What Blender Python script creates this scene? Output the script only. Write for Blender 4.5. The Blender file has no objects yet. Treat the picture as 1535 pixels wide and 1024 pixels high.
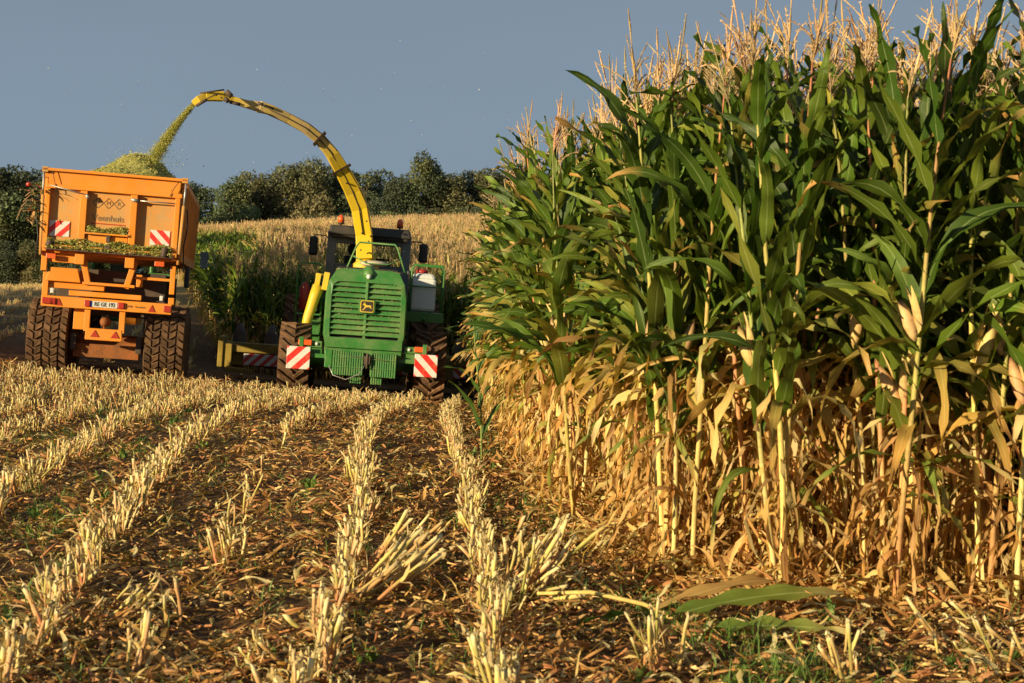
import bpy, math, random
import numpy as np
from mathutils import Vector, Matrix, Euler
R = math.radians
C = bpy.context.scene
col = C.collection
rng = np.random.default_rng(7)
random.seed(7)
# ------------------------------------------------------------------ camera
cam_d = bpy.data.cameras.new('camera'); cam = bpy.data.objects.new('camera', cam_d); col.objects.link(cam)
cam_d.lens = 60; cam_d.sensor_width = 36; cam_d.clip_end = 3000; cam_d.clip_start = 0.1
F = 60/36*1535
PITCH = math.atan(82/F)
cam.location = (0, 0, 1.6); cam.rotation_euler = (R(90)-PITCH, 0, 0)
cam_d.dof.use_dof = True; cam_d.dof.focus_distance = 19; cam_d.dof.aperture_fstop = 7.1
C.camera = cam
# ------------------------------------------------------------------ sky, sun, exposure
SUN_AZ, SUN_EL = R(46), R(13.5)          # azimuth left of straight behind the camera
sunv = Vector((-math.sin(SUN_AZ)*math.cos(SUN_EL), -math.cos(SUN_AZ)*math.cos(SUN_EL), math.sin(SUN_EL)))
w = bpy.data.worlds.new('World'); C.world = w; w.use_nodes = True
nt = w.node_tree; bg = nt.nodes['Background']
sky = nt.nodes.new('ShaderNodeTexSky'); sky.sky_type = 'NISHITA'; sky.sun_disc = False
sky.sun_elevation = SUN_EL; sky.sun_rotation = math.atan2(sunv.x, sunv.y) % (2*math.pi)
tc = nt.nodes.new('ShaderNodeTexCoord'); sep = nt.nodes.new('ShaderNodeSeparateXYZ')
ramp = nt.nodes.new('ShaderNodeValToRGB')
nt.links.new(tc.outputs['Generated'], sep.inputs[0]); nt.links.new(sep.outputs['Z'], ramp.inputs[0])
ramp.color_ramp.elements[0].position = 0.0; ramp.color_ramp.elements[0].color = (2.45, 3.45, 4.6, 1)
ramp.color_ramp.elements[1].position = 0.22; ramp.color_ramp.elements[1].color = (2.25, 2.9, 3.65, 1)
nz = nt.nodes.new('ShaderNodeTexNoise'); nz.inputs['Scale'].default_value = 2.2; nz.inputs['Detail'].default_value = 3
mpn = nt.nodes.new('ShaderNodeMapping'); mpn.inputs['Scale'].default_value = (1, 1, 3.5)
nt.links.new(tc.outputs['Generated'], mpn.inputs[0]); nt.links.new(mpn.outputs[0], nz.inputs['Vector'])
mr = nt.nodes.new('ShaderNodeMapRange'); mr.inputs[1].default_value = .3; mr.inputs[2].default_value = .7
mr.inputs[3].default_value = .95; mr.inputs[4].default_value = 1.05
nt.links.new(nz.outputs[0], mr.inputs[0])
vm = nt.nodes.new('ShaderNodeVectorMath'); vm.operation = 'SCALE'
nt.links.new(ramp.outputs[0], vm.inputs[0]); nt.links.new(mr.outputs[0], vm.inputs['Scale'])
mx = nt.nodes.new('ShaderNodeMixRGB'); mx.inputs[0].default_value = 0.93
nt.links.new(sky.outputs[0], mx.inputs[1]); nt.links.new(vm.outputs[0], mx.inputs[2]); nt.links.new(mx.outputs[0], bg.inputs[0])
bg.inputs[1].default_value = 0.0565
sd = bpy.data.lights.new('sun', 'SUN'); so = bpy.data.objects.new('sun', sd); col.objects.link(so)
sd.energy = 5.0; sd.angle = R(0.6); sd.color = (1.0, 0.82, 0.50)
so.rotation_euler = sunv.to_track_quat('Z', 'Y').to_euler(); so.location = (-30, -30, 30)
C.view_settings.view_transform = 'Standard'; C.view_settings.look = 'None'
C.view_settings.exposure = 0.68; C.view_settings.gamma = 1
C.cycles.max_bounces = 5; C.cycles.diffuse_bounces = 3; C.cycles.transparent_max_bounces = 6
C.cycles.transmission_bounces = 4; C.cycles.glossy_bounces = 2
C.cycles.sample_clamp_indirect = 4

# ------------------------------------------------------------------ helpers
def W(px, py, D):
    """point seen at photo position (px, py) at distance D"""
    return Vector(((px-767.5)*D/F, D, 1.6+(430-py)*D/F))
def tag(o, label=None, cat=None, group=None, kind=None):
    if label: o['label'] = label
    if cat: o['category'] = cat
    if group: o['group'] = group
    if kind: o['kind'] = kind
    return o
def empty(name, loc=(0, 0, 0), rot=(0, 0, 0)):
    o = bpy.data.objects.new(name, None); col.objects.link(o); o.location = loc; o.rotation_euler = rot
    o.empty_display_size = .2
    return o
class MB:
    def __init__(s): s.v = []; s.f = []; s.c = []; s.l = []; s.m = []; s.s = []; s.n = 0
    def add(s, v, f, c=(.5, .5, .5), mat=0, smooth=False, lc=None):
        v = np.asarray(v, float).reshape(-1, 3); n = len(v)
        c = np.asarray(c, float)
        if c.ndim == 1: c = np.tile(c[:3], (n, 1))
        s.v.append(v); s.c.append(c[:, :3]); s.l.append(np.zeros((n, 3)) if lc is None else lc)
        for q in f: s.f.append([int(i)+s.n for i in q])
        s.m += [mat]*len(f); s.s += [smooth]*len(f); s.n += n
        return s
    def box(s, c, d, c_=(.5, .5, .5), mat=0, rot=None, top=None):
        hx, hy, hz = d[0]/2, d[1]/2, d[2]/2
        tx, ty = (top if top else (1, 1))
        p = np.array([(-hx, -hy, -hz), (hx, -hy, -hz), (hx, hy, -hz), (-hx, hy, -hz),
                      (-hx*tx, -hy*ty, hz), (hx*tx, -hy*ty, hz), (hx*tx, hy*ty, hz), (-hx*tx, hy*ty, hz)])
        if rot is not None: p = p @ np.array(Euler(rot).to_matrix()).T
        return s.add(p+np.array(c), [(0, 3, 2, 1), (4, 5, 6, 7), (0, 1, 5, 4), (1, 2, 6, 5), (2, 3, 7, 6), (3, 0, 4, 7)], c_, mat)
    def tube(s, path, rad, n=8, c_=(.5, .5, .5), mat=0, cap=True, smooth=True):
        P = np.asarray(path, float); k = len(P)
        rad = np.broadcast_to(np.asarray(rad, float), (k,))
        T = np.gradient(P, axis=0); T /= np.linalg.norm(T, axis=1)[:, None]+1e-9
        up = np.array((0, 0, 1.)) if abs(T[0, 2]) < .9 else np.array((1., 0, 0))
        V = []
        u = np.cross(T[0], up); u /= np.linalg.norm(u)
        for i in range(k):
            u = u-T[i]*np.dot(u, T[i]); u /= np.linalg.norm(u)+1e-9
            b = np.cross(T[i], u); a = np.arange(n)*2*math.pi/n
            V.append(P[i]+rad[i]*(np.cos(a)[:, None]*u+np.sin(a)[:, None]*b))
        f = [(i*n+j, i*n+(j+1) % n, (i+1)*n+(j+1) % n, (i+1)*n+j) for i in range(k-1) for j in range(n)]
        if cap: f += [tuple(range(n))[::-1], tuple((k-1)*n+j for j in range(n))]
        c_ = np.asarray(c_, float)
        if c_.ndim == 2: c_ = np.repeat(c_, n, axis=0)
        return s.add(np.concatenate(V), f, c_, mat, smooth)
    def lathe(s, prof, n=24, c_=(.5, .5, .5), mat=0, axis='z', off=(0, 0, 0), smooth=True):
        a = np.arange(n)*2*math.pi/n; V = []
        for r, h in prof:
            x, y, z = r*np.cos(a), r*np.sin(a), np.full(n, h)
            V.append(np.stack([x, y, z], 1) if axis == 'z' else (np.stack([z, x, y], 1) if axis == 'x' else np.stack([y, z, x], 1)))
        k = len(prof)
        f = [(i*n+j, i*n+(j+1) % n, (i+1)*n+(j+1) % n, (i+1)*n+j) for i in range(k-1) for j in range(n)]
        f += [tuple(range(n))[::-1], tuple((k-1)*n+j for j in range(n))]
        c_ = np.asarray(c_, float)
        if c_.ndim == 2: c_ = np.repeat(c_, n, axis=0)
        return s.add(np.concatenate(V)+np.array(off), f, c_, mat, smooth)
    def prism(s, pts, y0, y1, c_=(.5, .5, .5), mat=0):
        """outline in x,z swept along y"""
        n = len(pts); V = [(p[0], y0, p[1]) for p in pts]+[(p[0], y1, p[1]) for p in pts]
        f = [tuple(range(n)), tuple(range(2*n-1, n-1, -1))]+[(i, i+n, (i+1) % n+n, (i+1) % n) for i in range(n)]
        return s.add(V, f, c_, mat)
    def merge(s, o, mat=None):
        for a in (s.v, s.c, s.l): pass
        s.v += o.v; s.c += o.c; s.l += o.l
        s.f += [[i+s.n for i in q] for q in o.f]; s.m += (o.m if mat is None else [mat]*len(o.m)); s.s += o.s; s.n += o.n
        return s
    def mesh(s, name, mats):
        me = bpy.data.meshes.new(name)
        v = np.concatenate(s.v); me.vertices.add(len(v)); me.vertices.foreach_set('co', v.ravel().astype(np.float32))
        ln = np.array([len(q) for q in s.f], dtype=np.int32); li = np.concatenate([np.array(q, dtype=np.int32) for q in s.f])
        me.loops.add(len(li)); me.loops.foreach_set('vertex_index', li)
        me.polygons.add(len(ln)); me.polygons.foreach_set('loop_start', np.concatenate([[0], np.cumsum(ln)[:-1]]).astype(np.int32))
        me.polygons.foreach_set('loop_total', ln)
        me.polygons.foreach_set('material_index', np.array(s.m, dtype=np.int32))
        me.polygons.foreach_set('use_smooth', np.array(s.s, dtype=bool))
        c = np.concatenate(s.c); c4 = np.concatenate([c, np.ones((len(c), 1))], 1).astype(np.float32)
        a = me.attributes.new('Col', 'FLOAT_COLOR', 'POINT'); a.data.foreach_set('color', c4.ravel())
        a = me.attributes.new('lc', 'FLOAT_VECTOR', 'POINT'); a.data.foreach_set('vector', np.concatenate(s.l).astype(np.float32).ravel())
        for m in (mats if isinstance(mats, (list, tuple)) else [mats]): me.materials.append(m)
        me.update(); me.validate()
        return me
    def build(s, name, mats, parent=None, bevel=0, label=None):
        o = bpy.data.objects.new(name, s.mesh(name, mats)); col.objects.link(o)
        if parent: o.parent = parent
        if bevel:
            b = o.modifiers.new('bevel', 'BEVEL'); b.width = bevel; b.segments = 2; b.limit_method = 'ANGLE'; b.angle_limit = R(40)
        if label: o['label'] = label
        return o
# ------------------------------------------------------------------ materials
def newmat(name):
    m = bpy.data.materials.new(name); m.use_nodes = True
    return m, m.node_tree, m.node_tree.nodes['Principled BSDF']
def nn(t, k, **kw):
    n = t.nodes.new(k)
    for a, b in kw.items(): setattr(n, a, b)
    return n
def mathn(t, op, a, b=None, clamp=False):
    n = t.nodes.new('ShaderNodeMath'); n.operation = op; n.use_clamp = clamp
    for i, x in enumerate((a, b)):
        if x is None: continue
        if isinstance(x, (int, float)): n.inputs[i].default_value = x
        else: t.links.new(x, n.inputs[i])
    return n.outputs[0]
def mixc(t, fac, a, b, mode='MIX'):
    n = t.nodes.new('ShaderNodeMixRGB'); n.blend_type = mode
    for i, x in enumerate((fac, a, b)):
        if isinstance(x, (int, float)): n.inputs[i].default_value = x
        elif isinstance(x, tuple): n.inputs[i].default_value = (*x[:3], 1)
        else: t.links.new(x, n.inputs[i])
    return n.outputs[0]
def noise(t, scale, detail=4, rough=.6, vec=None):
    n = t.nodes.new('ShaderNodeTexNoise'); n.inputs['Scale'].default_value = scale
    n.inputs['Detail'].default_value = detail; n.inputs['Roughness'].default_value = rough
    if vec: t.links.new(vec, n.inputs['Vector'])
    return n.outputs[0]
def rangen(t, v, a, b, c=0., d=1.):
    n = t.nodes.new('ShaderNodeMapRange'); t.links.new(v, n.inputs[0])
    for i, x in enumerate((a, b, c, d)): n.inputs[i+1].default_value = x
    return n.outputs[0]
def paint(name, rgb, dust=(.30, .22, .12), dusty=.35, rough=.38, metal=0, scale=3, lo=.42, hi=.75):
    m, t, p = newmat(name)
    o = nn(t, 'ShaderNodeTexCoord').outputs['Object']
    a = rangen(t, noise(t, scale, 8, .65, o), lo, hi, 0, dusty)
    b = rangen(t, noise(t, scale*14, 4, .7, o), .45, .7, 0, dusty*.7)
    f = mathn(t, 'ADD', a, b, True)
    c = mixc(t, f, rgb, dust)
    c = mixc(t, 1., c, rangen(t, noise(t, scale*.5, 3, .5, o), .3, .7, .85, 1.08), 'MULTIPLY')
    t.links.new(c, p.inputs['Base Color']); p.inputs['Metallic'].default_value = metal
    t.links.new(rangen(t, f, 0, .6, rough, .85), p.inputs['Roughness'])
    return m
def leafmat(name, trans=.28, rough=.45, rib=True, spec=.4, vary=.35):
    m, t, p = newmat(name)
    A = nn(t, 'ShaderNodeAttribute', attribute_name='Col').outputs['Color']
    L = nn(t, 'ShaderNodeAttribute', attribute_name='lc').outputs['Vector']
    oi = nn(t, 'ShaderNodeObjectInfo').outputs['Random']
    c = mixc(t, 1., A, rangen(t, oi, 0, 1, 1-vary*.6, 1+vary*.6), 'MULTIPLY')
    mp = nn(t, 'ShaderNodeMapping'); mp.inputs['Scale'].default_value = (26, 2.2, 9); t.links.new(L, mp.inputs[0])
    c = mixc(t, 1., c, rangen(t, noise(t, 1, 3, .6, mp.outputs[0]), .3, .7, .72, 1.2), 'MULTIPLY')
    if rib:
        s = nn(t, 'ShaderNodeSeparateXYZ'); t.links.new(L, s.inputs[0])
        r_ = rangen(t, mathn(t, 'ABSOLUTE', s.outputs[0]), .10, .05, 0, .75)
        lite = mixc(t, .5, mixc(t, 1., c, (1.9, 1.9, 1.7), 'MULTIPLY'), (.30, .33, .17))
        c = mixc(t, r_, c, lite)
    o = nn(t, 'ShaderNodeTexCoord').outputs['Object']
    t.links.new(c, p.inputs['Base Color']); p.inputs['Roughness'].default_value = rough
    p.inputs['Specular IOR Level'].default_value = spec
    tr = nn(t, 'ShaderNodeBsdfTranslucent'); t.links.new(mixc(t, 1., c, (1.25, 1.2, .6), 'MULTIPLY'), tr.inputs[0])
    ms = nn(t, 'ShaderNodeMixShader'); ms.inputs[0].default_value = trans
    t.links.new(p.outputs[0], ms.inputs[1]); t.links.new(tr.outputs[0], ms.inputs[2])
    t.links.new(ms.outputs[0], t.nodes['Material Output'].inputs[0])
    bp = nn(t, 'ShaderNodeBump'); bp.inputs['Strength'].default_value = .25; bp.inputs['Distance'].default_value = .01
    t.links.new(noise(t, 1.6, 2, .5, mp.outputs[0]), bp.inputs['Height']); t.links.new(bp.outputs[0], p.inputs['Normal'])
    return m
def attrmat(name, rough=.8, scale=20, amt=.3, bump=.3, spec=.3):
    m, t, p = newmat(name)
    A = nn(t, 'ShaderNodeAttribute', attribute_name='Col').outputs['Color']
    o = nn(t, 'ShaderNodeTexCoord').outputs['Object']
    n = noise(t, scale, 6, .7, o)
    c = mixc(t, 1., A, rangen(t, n, .3, .7, 1-amt, 1+amt), 'MULTIPLY')
    oi = nn(t, 'ShaderNodeObjectInfo').outputs['Random']
    c = mixc(t, 1., c, rangen(t, oi, 0, 1, .85, 1.15), 'MULTIPLY')
    t.links.new(c, p.inputs['Base Color']); p.inputs['Roughness'].default_value = rough
    p.inputs['Specular IOR Level'].default_value = spec
    if bump:
        b = nn(t, 'ShaderNodeBump'); b.inputs['Strength'].default_value = bump; b.inputs['Distance'].default_value = .02
        t.links.new(n, b.inputs['Height']); t.links.new(b.outputs[0], p.inputs['Normal'])
    return m
M = {}
M['leaf'] = leafmat('maize leaf', .27, .42, True, .32)
M['dry'] = leafmat('dry maize leaf', .35, .75, True, .15)
M['stalk'] = attrmat('maize stalk', .55, 30, .25, .15)
M['tassel'] = leafmat('maize tassel', .3, .8, False, .1)
M['tree'] = leafmat('tree leaf', .2, .65, False, .2, .3)
M['bark'] = attrmat('bark', .9, 8, .4, .6)
M['chaff'] = leafmat('chopped maize', .2, .8, False, .1)
M['orange'] = paint('orange paint', (.80, .245, .004), (.38, .21, .06), .5, .45)
M['orange_dusty'] = paint('dusty orange paint', (.70, .25, .015), (.42, .27, .11), .85, .6, lo=.3, hi=.7)
M['rustorange'] = paint('muddy orange paint', (.34, .10, .012), (.09, .045, .02), .8, .7)
M['green'] = paint('green paint', (.024, .165, .024), (.20, .20, .08), .45, .36)
M['green_dusty'] = paint('dusty green paint', (.035, .20, .04), (.22, .25, .10), .6, .5)
M['yellow'] = paint('yellow paint', (.72, .47, .01), (.42, .30, .13), .4, .35)
M['black'] = paint('black plastic', (.012, .012, .012), (.08, .06, .04), .4, .5)
M['darksteel'] = paint('dirty steel', (.05, .035, .025), (.12, .07, .04), .7, .6)
M['steel'] = paint('bright steel', (.45, .43, .40), (.25, .18, .1), .4, .3, .6)
M['grey'] = paint('grey cab panel', (.10, .12, .125), (.16, .14, .11), .4, .5)
M['white'] = paint('white plastic', (.62, .62, .58), (.35, .30, .22), .3, .5)
M['tank'] = paint('translucent tank plastic', (.62, .64, .62), (.30, .27, .2), .25, .45)
M['red'] = paint('red paint', (.35, .015, .01), (.25, .1, .05), .2, .4)
M['lampred'] = paint('lamp lens red', (.42, .03, .015), (.2, .08, .04), .3, .15)
M['lamporange'] = paint('lamp lens orange', (.65, .10, .015), (.3, .12, .05), .2, .15)
M['blue'] = paint('plate blue', (.01, .05, .4), dusty=.1)
M['ink'] = paint('faded print', (.16, .09, .05), (.4, .27, .12), .45, .7)
M['plateink'] = paint('plate ink', (.015, .015, .015), dusty=.1)
M['cream'] = paint('cream plastic dome', (.62, .52, .38), (.4, .3, .2), .4, .6)
M['mud'] = attrmat('muddy tyre rubber', .85, 9, .5, .5)
g, t_, p_ = newmat('cab glass'); M['glass'] = g
p_.inputs['Base Color'].default_value = (.75, .8, .75, 1); p_.inputs['Transmission Weight'].default_value = 1
p_.inputs['Roughness'].default_value = .02; p_.inputs['IOR'].default_value = 1.02
def stripes(name, sign, n=3.2):
    """diagonal red and white warning stripes from object coordinates x, z"""
    m, t, p = newmat(name)
    s = nn(t, 'ShaderNodeSeparateXYZ'); t.links.new(nn(t, 'ShaderNodeTexCoord').outputs['Object'], s.inputs[0])
    a = mathn(t, 'ADD', mathn(t, 'MULTIPLY', s.outputs[0], sign*n), mathn(t, 'MULTIPLY', s.outputs[2], n))
    fr = mathn(t, 'FRACT', mathn(t, 'ADD', a, 50.25))
    k = mathn(t, 'GREATER_THAN', fr, .5)
    o = nn(t, 'ShaderNodeTexCoord').outputs['Object']
    c = mixc(t, k, (.62, .60, .55), (.60, .02, .015))
    c = mixc(t, rangen(t, noise(t, 9, 6, .7, o), .5, .75, 0, .6), c, (.40, .22, .1))
    t.links.new(c, p.inputs['Base Color']); p.inputs['Roughness'].default_value = .45
    return m
M['stripeR'] = stripes('warning stripes falling right', 1)
M['stripeL'] = stripes('warning stripes rising right', -1)
M['stripeRb'] = stripes('wide warning stripes falling right', 1, 4.2)
M['stripeLb'] = stripes('wide warning stripes rising right', -1, 4.2)
# ------------------------------------------------------------------ terrain
CP = np.array([(-8, 4, 0), (-4, 4, 0), (0, 4, 0), (4, 4, 0), (9, 4, 0), (-6, 10, 0), (0, 10, 0), (4, 10, 0), (10, 12, 0), (-14, 12, .1),
 (-1, 16, -.03), (-5, 17, -.0), (3, 20, -.1), (-3, 22, -.15), (-6.5, 23, 0), (10, 25, -.3), (-8.5, 32.2, .03), (-6.4, 32.2, -.14),
 (-4.2, 32.8, -.41), (-1.6, 32.8, -.64), (-.3, 34, -.8), (5, 34, -1.0), (12, 40, -.9), (-7.3, 41, -.35), (-5, 41, -.6), (-8.8, 38, -.03), (-2, 41, -.8),
 (-11, 40, .35), (-15, 55, .85), (-25, 90, 1.6), (-40, 90, 1.65), (-30, 112, 1.5), (-50, 60, 1.3), (-20, 35, .6), (-8, 60, .45), (0, 60, .3),
 (-8, 80, 1.7), (0, 80, 1.6), (0, 100, 2.8), (0, 120, 3.8), (-20, 112, 2.7), (-45, 120, 1.5), (20, 120, 4.1), (0, 150, 4), (-20, 150, 3), (-50, 160, 1.5),
 (40, 80, 1.5), (60, 150, 4), (-70, 100, 1.5), (0, 200, 4), (-70, 200, 1.5), (70, 200, 4), (40, 30, -.5), (-40, 10, .3), (40, 0, 0), (-40, -10, 0)], float)
def _k(r2): return np.where(r2 > 0, .5*r2*np.log(r2+1e-12), 0)
_n = len(CP); _A = np.zeros((_n+3, _n+3)); _xy = CP[:, :2]/20
_A[:_n, :_n] = _k(((_xy[:, None]-_xy[None])**2).sum(-1)); _A[:_n, :_n] += np.eye(_n)*.002
_A[:_n, _n] = 1; _A[:_n, _n+1:] = _xy; _A[_n, :_n] = 1; _A[_n+1:, :_n] = _xy.T
_wt = np.linalg.solve(_A, np.concatenate([CP[:, 2], [0, 0, 0]]))
def zf(x, y):
    x = np.atleast_1d(np.asarray(x, float)).ravel(); y = np.atleast_1d(np.asarray(y, float)).ravel()
    q = np.stack([np.clip(x, -80, 80), np.clip(y, -12, 210)], 1)/20
    out = np.zeros(len(q))
    for i in range(0, len(q), 40000):
        a = q[i:i+40000]
        out[i:i+40000] = _k(((a[:, None]-_xy[None])**2).sum(-1)) @ _wt[:_n]+_wt[_n]+a @ _wt[_n+1:]
    return out
# rows of the field: (Y, X) polylines
ROWS = {
 1: [(3, .1), (6.9, -.07), (13.2, -.35), (23, -.90), (33, -1.0)],
 2: [(3, -.7), (7.7, -.84), (11, -.96), (15.2, -1.37), (21.9, -1.77), (33, -1.7)],
 3: [(3, -1.45), (7.2, -1.55), (9.8, -1.66), (14, -2.1), (20, -2.6), (33, -2.3)],
 4: [(3, -1.7), (7.2, -2.04), (9.8, -2.4), (16.4, -3.2), (18.6, -3.4), (22.5, -3.6), (25, -3.45), (28, -2.9), (31.5, -1.9)],
 5: [(3, -2.5), (7, -3.0), (12.4, -3.7), (17.8, -4.3), (22, -4.65), (24.5, -4.4), (28, -3.6), (31.5, -2.3)]}
def rowx(k, y):
    if k <= 5:
        a = np.array(ROWS[k]); return np.interp(y, a[:, 0], a[:, 1])
    y = np.asarray(y, float)
    if k >= 20: return -5.9-(k-20)*.85-.15*(y-36)+.3*np.sin(y*.1)
    return rowx(5, np.minimum(y, 23))-.80*(k-5)+.33*np.clip(y-22, 0, 12)-.006*np.clip(23-y, 0, 20)**2
def edge(y):      # left border of the standing maize
    return np.interp(y, [7.5, 8.4, 9.1, 9.8, 11, 14, 20, 34, 60], [2.3, 1.5, .95, .80, .58, .34, .05, -.36, -.9])
def clods(x, y):
    s = np.zeros_like(x)
    for f_, a_ in ((2.1, .022), (5.3, .017), (11.7, .013), (23., .008)):
        s += a_*np.sin(x*f_+1.7*np.sin(y*f_*.7))*np.sin(y*f_*1.13+2.1*np.sin(x*f_*.9))
    return s
def gz(x, y):
    x = np.atleast_1d(np.asarray(x, float)).ravel(); y = np.atleast_1d(np.asarray(y, float)).ravel()
    return zf(x, y)+clods(x, y)*np.clip((60-y)/30, 0, 1)
def spaced(a, b, n, fine0, fine1, d):
    mid = np.arange(fine0, fine1, d)
    left = fine0-np.geomspace(d, fine0-a, n)[::-1]; right = fine1+np.geomspace(d, b-fine1, n)
    return np.concatenate([left, mid, right])
gx = spaced(-900, 900, 50, -12, 7, .07); gy = spaced(-300, 2500, 55, 5, 36, .09)
GX, GY = np.meshgrid(gx, gy); Z = gz(GX.ravel(), GY.ravel())
Z = Z+rng.normal(0, .006, len(Z))*(GY.ravel() < 40)
g_ = MB(); nx, ny = len(gx), len(gy)
I = (np.arange(ny-1)[:, None]*nx+np.arange(nx-1)[None]).ravel()
g_.add(np.stack([GX.ravel(), GY.ravel(), Z], 1), np.stack([I, I+1, I+nx+1, I+nx], 1), (.1, .1, .1), 0, True)
ms, t, p = newmat('field soil')
o_ = nn(t, 'ShaderNodeTexCoord').outputs['Object']
n1 = noise(t, 1.3, 8, .7, o_); n2 = noise(t, 14, 8, .75, o_); n3 = noise(t, 60, 4, .7, o_)
c = mixc(t, rangen(t, n1, .35, .65), (.068, .035, .015), (.125, .066, .029))
c = mixc(t, rangen(t, n2, .45, .7), c, (.22, .125, .055))
c = mixc(t, rangen(t, n3, .62, .75, 0, .7), c, (.44, .29, .13))
s_ = nn(t, 'ShaderNodeSeparateXYZ'); t.links.new(o_, s_.inputs[0])
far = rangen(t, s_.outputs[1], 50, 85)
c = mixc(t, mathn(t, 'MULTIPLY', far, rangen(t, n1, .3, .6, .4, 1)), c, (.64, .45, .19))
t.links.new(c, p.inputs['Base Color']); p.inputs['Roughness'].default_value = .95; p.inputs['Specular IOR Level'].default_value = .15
b_ = nn(t, 'ShaderNodeBump'); b_.inputs['Strength'].default_value = .9; b_.inputs['Distance'].default_value = .04
t.links.new(n2, b_.inputs['Height']); t.links.new(b_.outputs[0], p.inputs['Normal'])
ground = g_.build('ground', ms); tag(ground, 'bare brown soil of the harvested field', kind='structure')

# ------------------------------------------------------------------ maize plants
def jit(c, a=.12): return np.clip(np.array(c)*(1+rng.uniform(-a, a, 3)*.5+rng.uniform(-a, a)), 0, 1)
GREENS = [(.062, .112, .009), (.090, .148, .014), (.046, .084, .009), (.130, .180, .020)]
DRYS = [(.62, .38, .12), (.44, .23, .07), (.70, .50, .19), (.56, .29, .08), (.30, .14, .05), (.74, .58, .27)]
YEL = [(.30, .30, .05), (.45, .36, .07), (.22, .27, .05)]
def leaf(mb, base, az, ln, wd, el0, droop, cA, cB, nseg=9, twist=0, wave=.012, side=0, pw=1.3, fold=.25, crink=0, mat=0, tipc=None):
    t = np.linspace(0, 1, nseg+1); el = el0-droop*t**pw
    ds = ln/nseg; azs = az+side*t**1.5+crink*rng.normal(0, 1, nseg+1).cumsum()*.35
    el = el+crink*rng.normal(0, .25, nseg+1)
    d = np.stack([np.cos(el)*np.cos(azs), np.cos(el)*np.sin(azs), np.sin(el)], 1)
    P = np.array(base)+np.concatenate([[np.zeros(3)], np.cumsum(d[:-1]*ds, axis=0)])
    S = np.stack([-np.sin(azs), np.cos(azs), np.zeros(nseg+1)], 1); N = np.cross(d, S)
    tw = twist*t
    S2 = S*np.cos(tw)[:, None]+N*np.sin(tw)[:, None]; N2 = -S*np.sin(tw)[:, None]+N*np.cos(tw)[:, None]
    wp = wd*.5*np.clip((t/.18)+.28, 0, 1)*np.clip((1-t**2.6), 0.02, 1)*(1+crink*rng.uniform(-.5, .5, nseg+1))
    ph = rng.uniform(0, 6.28); fr = rng.uniform(2, 4)
    wv = wave*np.sin(6.28*fr*t+ph); wv2 = wave*np.sin(6.28*fr*t+ph+2.2)
    fl = fold*wp
    e1 = P+S2*wp[:, None]-N2*(-fl+wv)[:, None]; e2 = P-S2*wp[:, None]-N2*(-fl+wv2)[:, None]
    V = np.stack([e1, P, e2], 1).reshape(-1, 3)
    cc = np.array(cA)[None]*(1-t[:, None])+np.array(cB)[None]*t[:, None]
    if tipc is not None:
        k = np.clip((t-.7)/.3, 0, 1)[:, None]; cc = cc*(1-k)+np.array(tipc)*k
    cc = np.repeat(cc, 3, axis=0)
    r_ = rng.uniform(0, 5)
    L = np.stack([np.tile([1, 0, -1], nseg+1), np.repeat(t*ln, 3)*3, np.full(3*(nseg+1), r_)], 1)
    f = []
    for i in range(nseg):
        a = i*3; f += [(a, a+1, a+4, a+3), (a+1, a+2, a+5, a+4)]
    mb.add(V, f, cc, mat, True, L)
def tassel(mb, base, dr, ln, nb=9, n=3, seg=5, mat=0, thick=1.):
    cb = jit((.66, .46, .24), .2)
    def br(p, d, l, r, droop):
        t = np.linspace(0, 1, seg+1)[:, None]
        P = np.array(p)+np.array(d)*l*t+np.array((0, 0, -1.))*droop*t**2
        rr = r*thick*(1+.45*np.where(np.arange(seg+1) % 2 == 0, 1, -1))*np.linspace(1, .55, seg+1); rr[0] = .0025
        mb.tube(P, rr, n, cb*rng.uniform(.75, 1.2), mat, False)
        m = int(l*60*(1 if seg > 3 else .4))
        if m:   # spikelets
            tt = rng.uniform(.15, 1, m); q = np.array(p)+np.array(d)*l*tt[:, None]+np.array((0, 0, -1.))*droop*(tt**2)[:, None]
            a = rng.normal(0, 1, (m, 3)); a /= np.linalg.norm(a, axis=1)[:, None]; a[:, 2] = np.abs(a[:, 2])*.8+.2
            b = np.cross(a, rng.normal(0, 1, (m, 3))); b /= np.linalg.norm(b, axis=1)[:, None]
            s_ = .013*thick
            V = np.stack([q-b*s_*.3, q+a*s_, q+b*s_*.3], 1).reshape(-1, 3)
            mb.add(V, np.arange(3*m).reshape(-1, 3), cb*rng.uniform(.8, 1.3), mat)
    dr = np.array(dr)+np.array((rng.normal(.10, .12), rng.normal(0, .12), 0)); dr /= np.linalg.norm(dr)
    br(base, dr, ln, .0075, rng.uniform(-.02, .06) if rng.random() < .85 else .22)
    for i in range(nb):
        a = rng.uniform(0, 6.28); u = rng.uniform(.15, 1.1)
        d = np.array((math.cos(a)*u, math.sin(a)*u, 1.))+dr*.3; d /= np.linalg.norm(d); l_ = ln*rng.uniform(.25, .75)
        br(np.array(base)+dr*ln*rng.uniform(0, .30), d, l_, .0047, rng.uniform(.0, .55)*l_)
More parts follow.
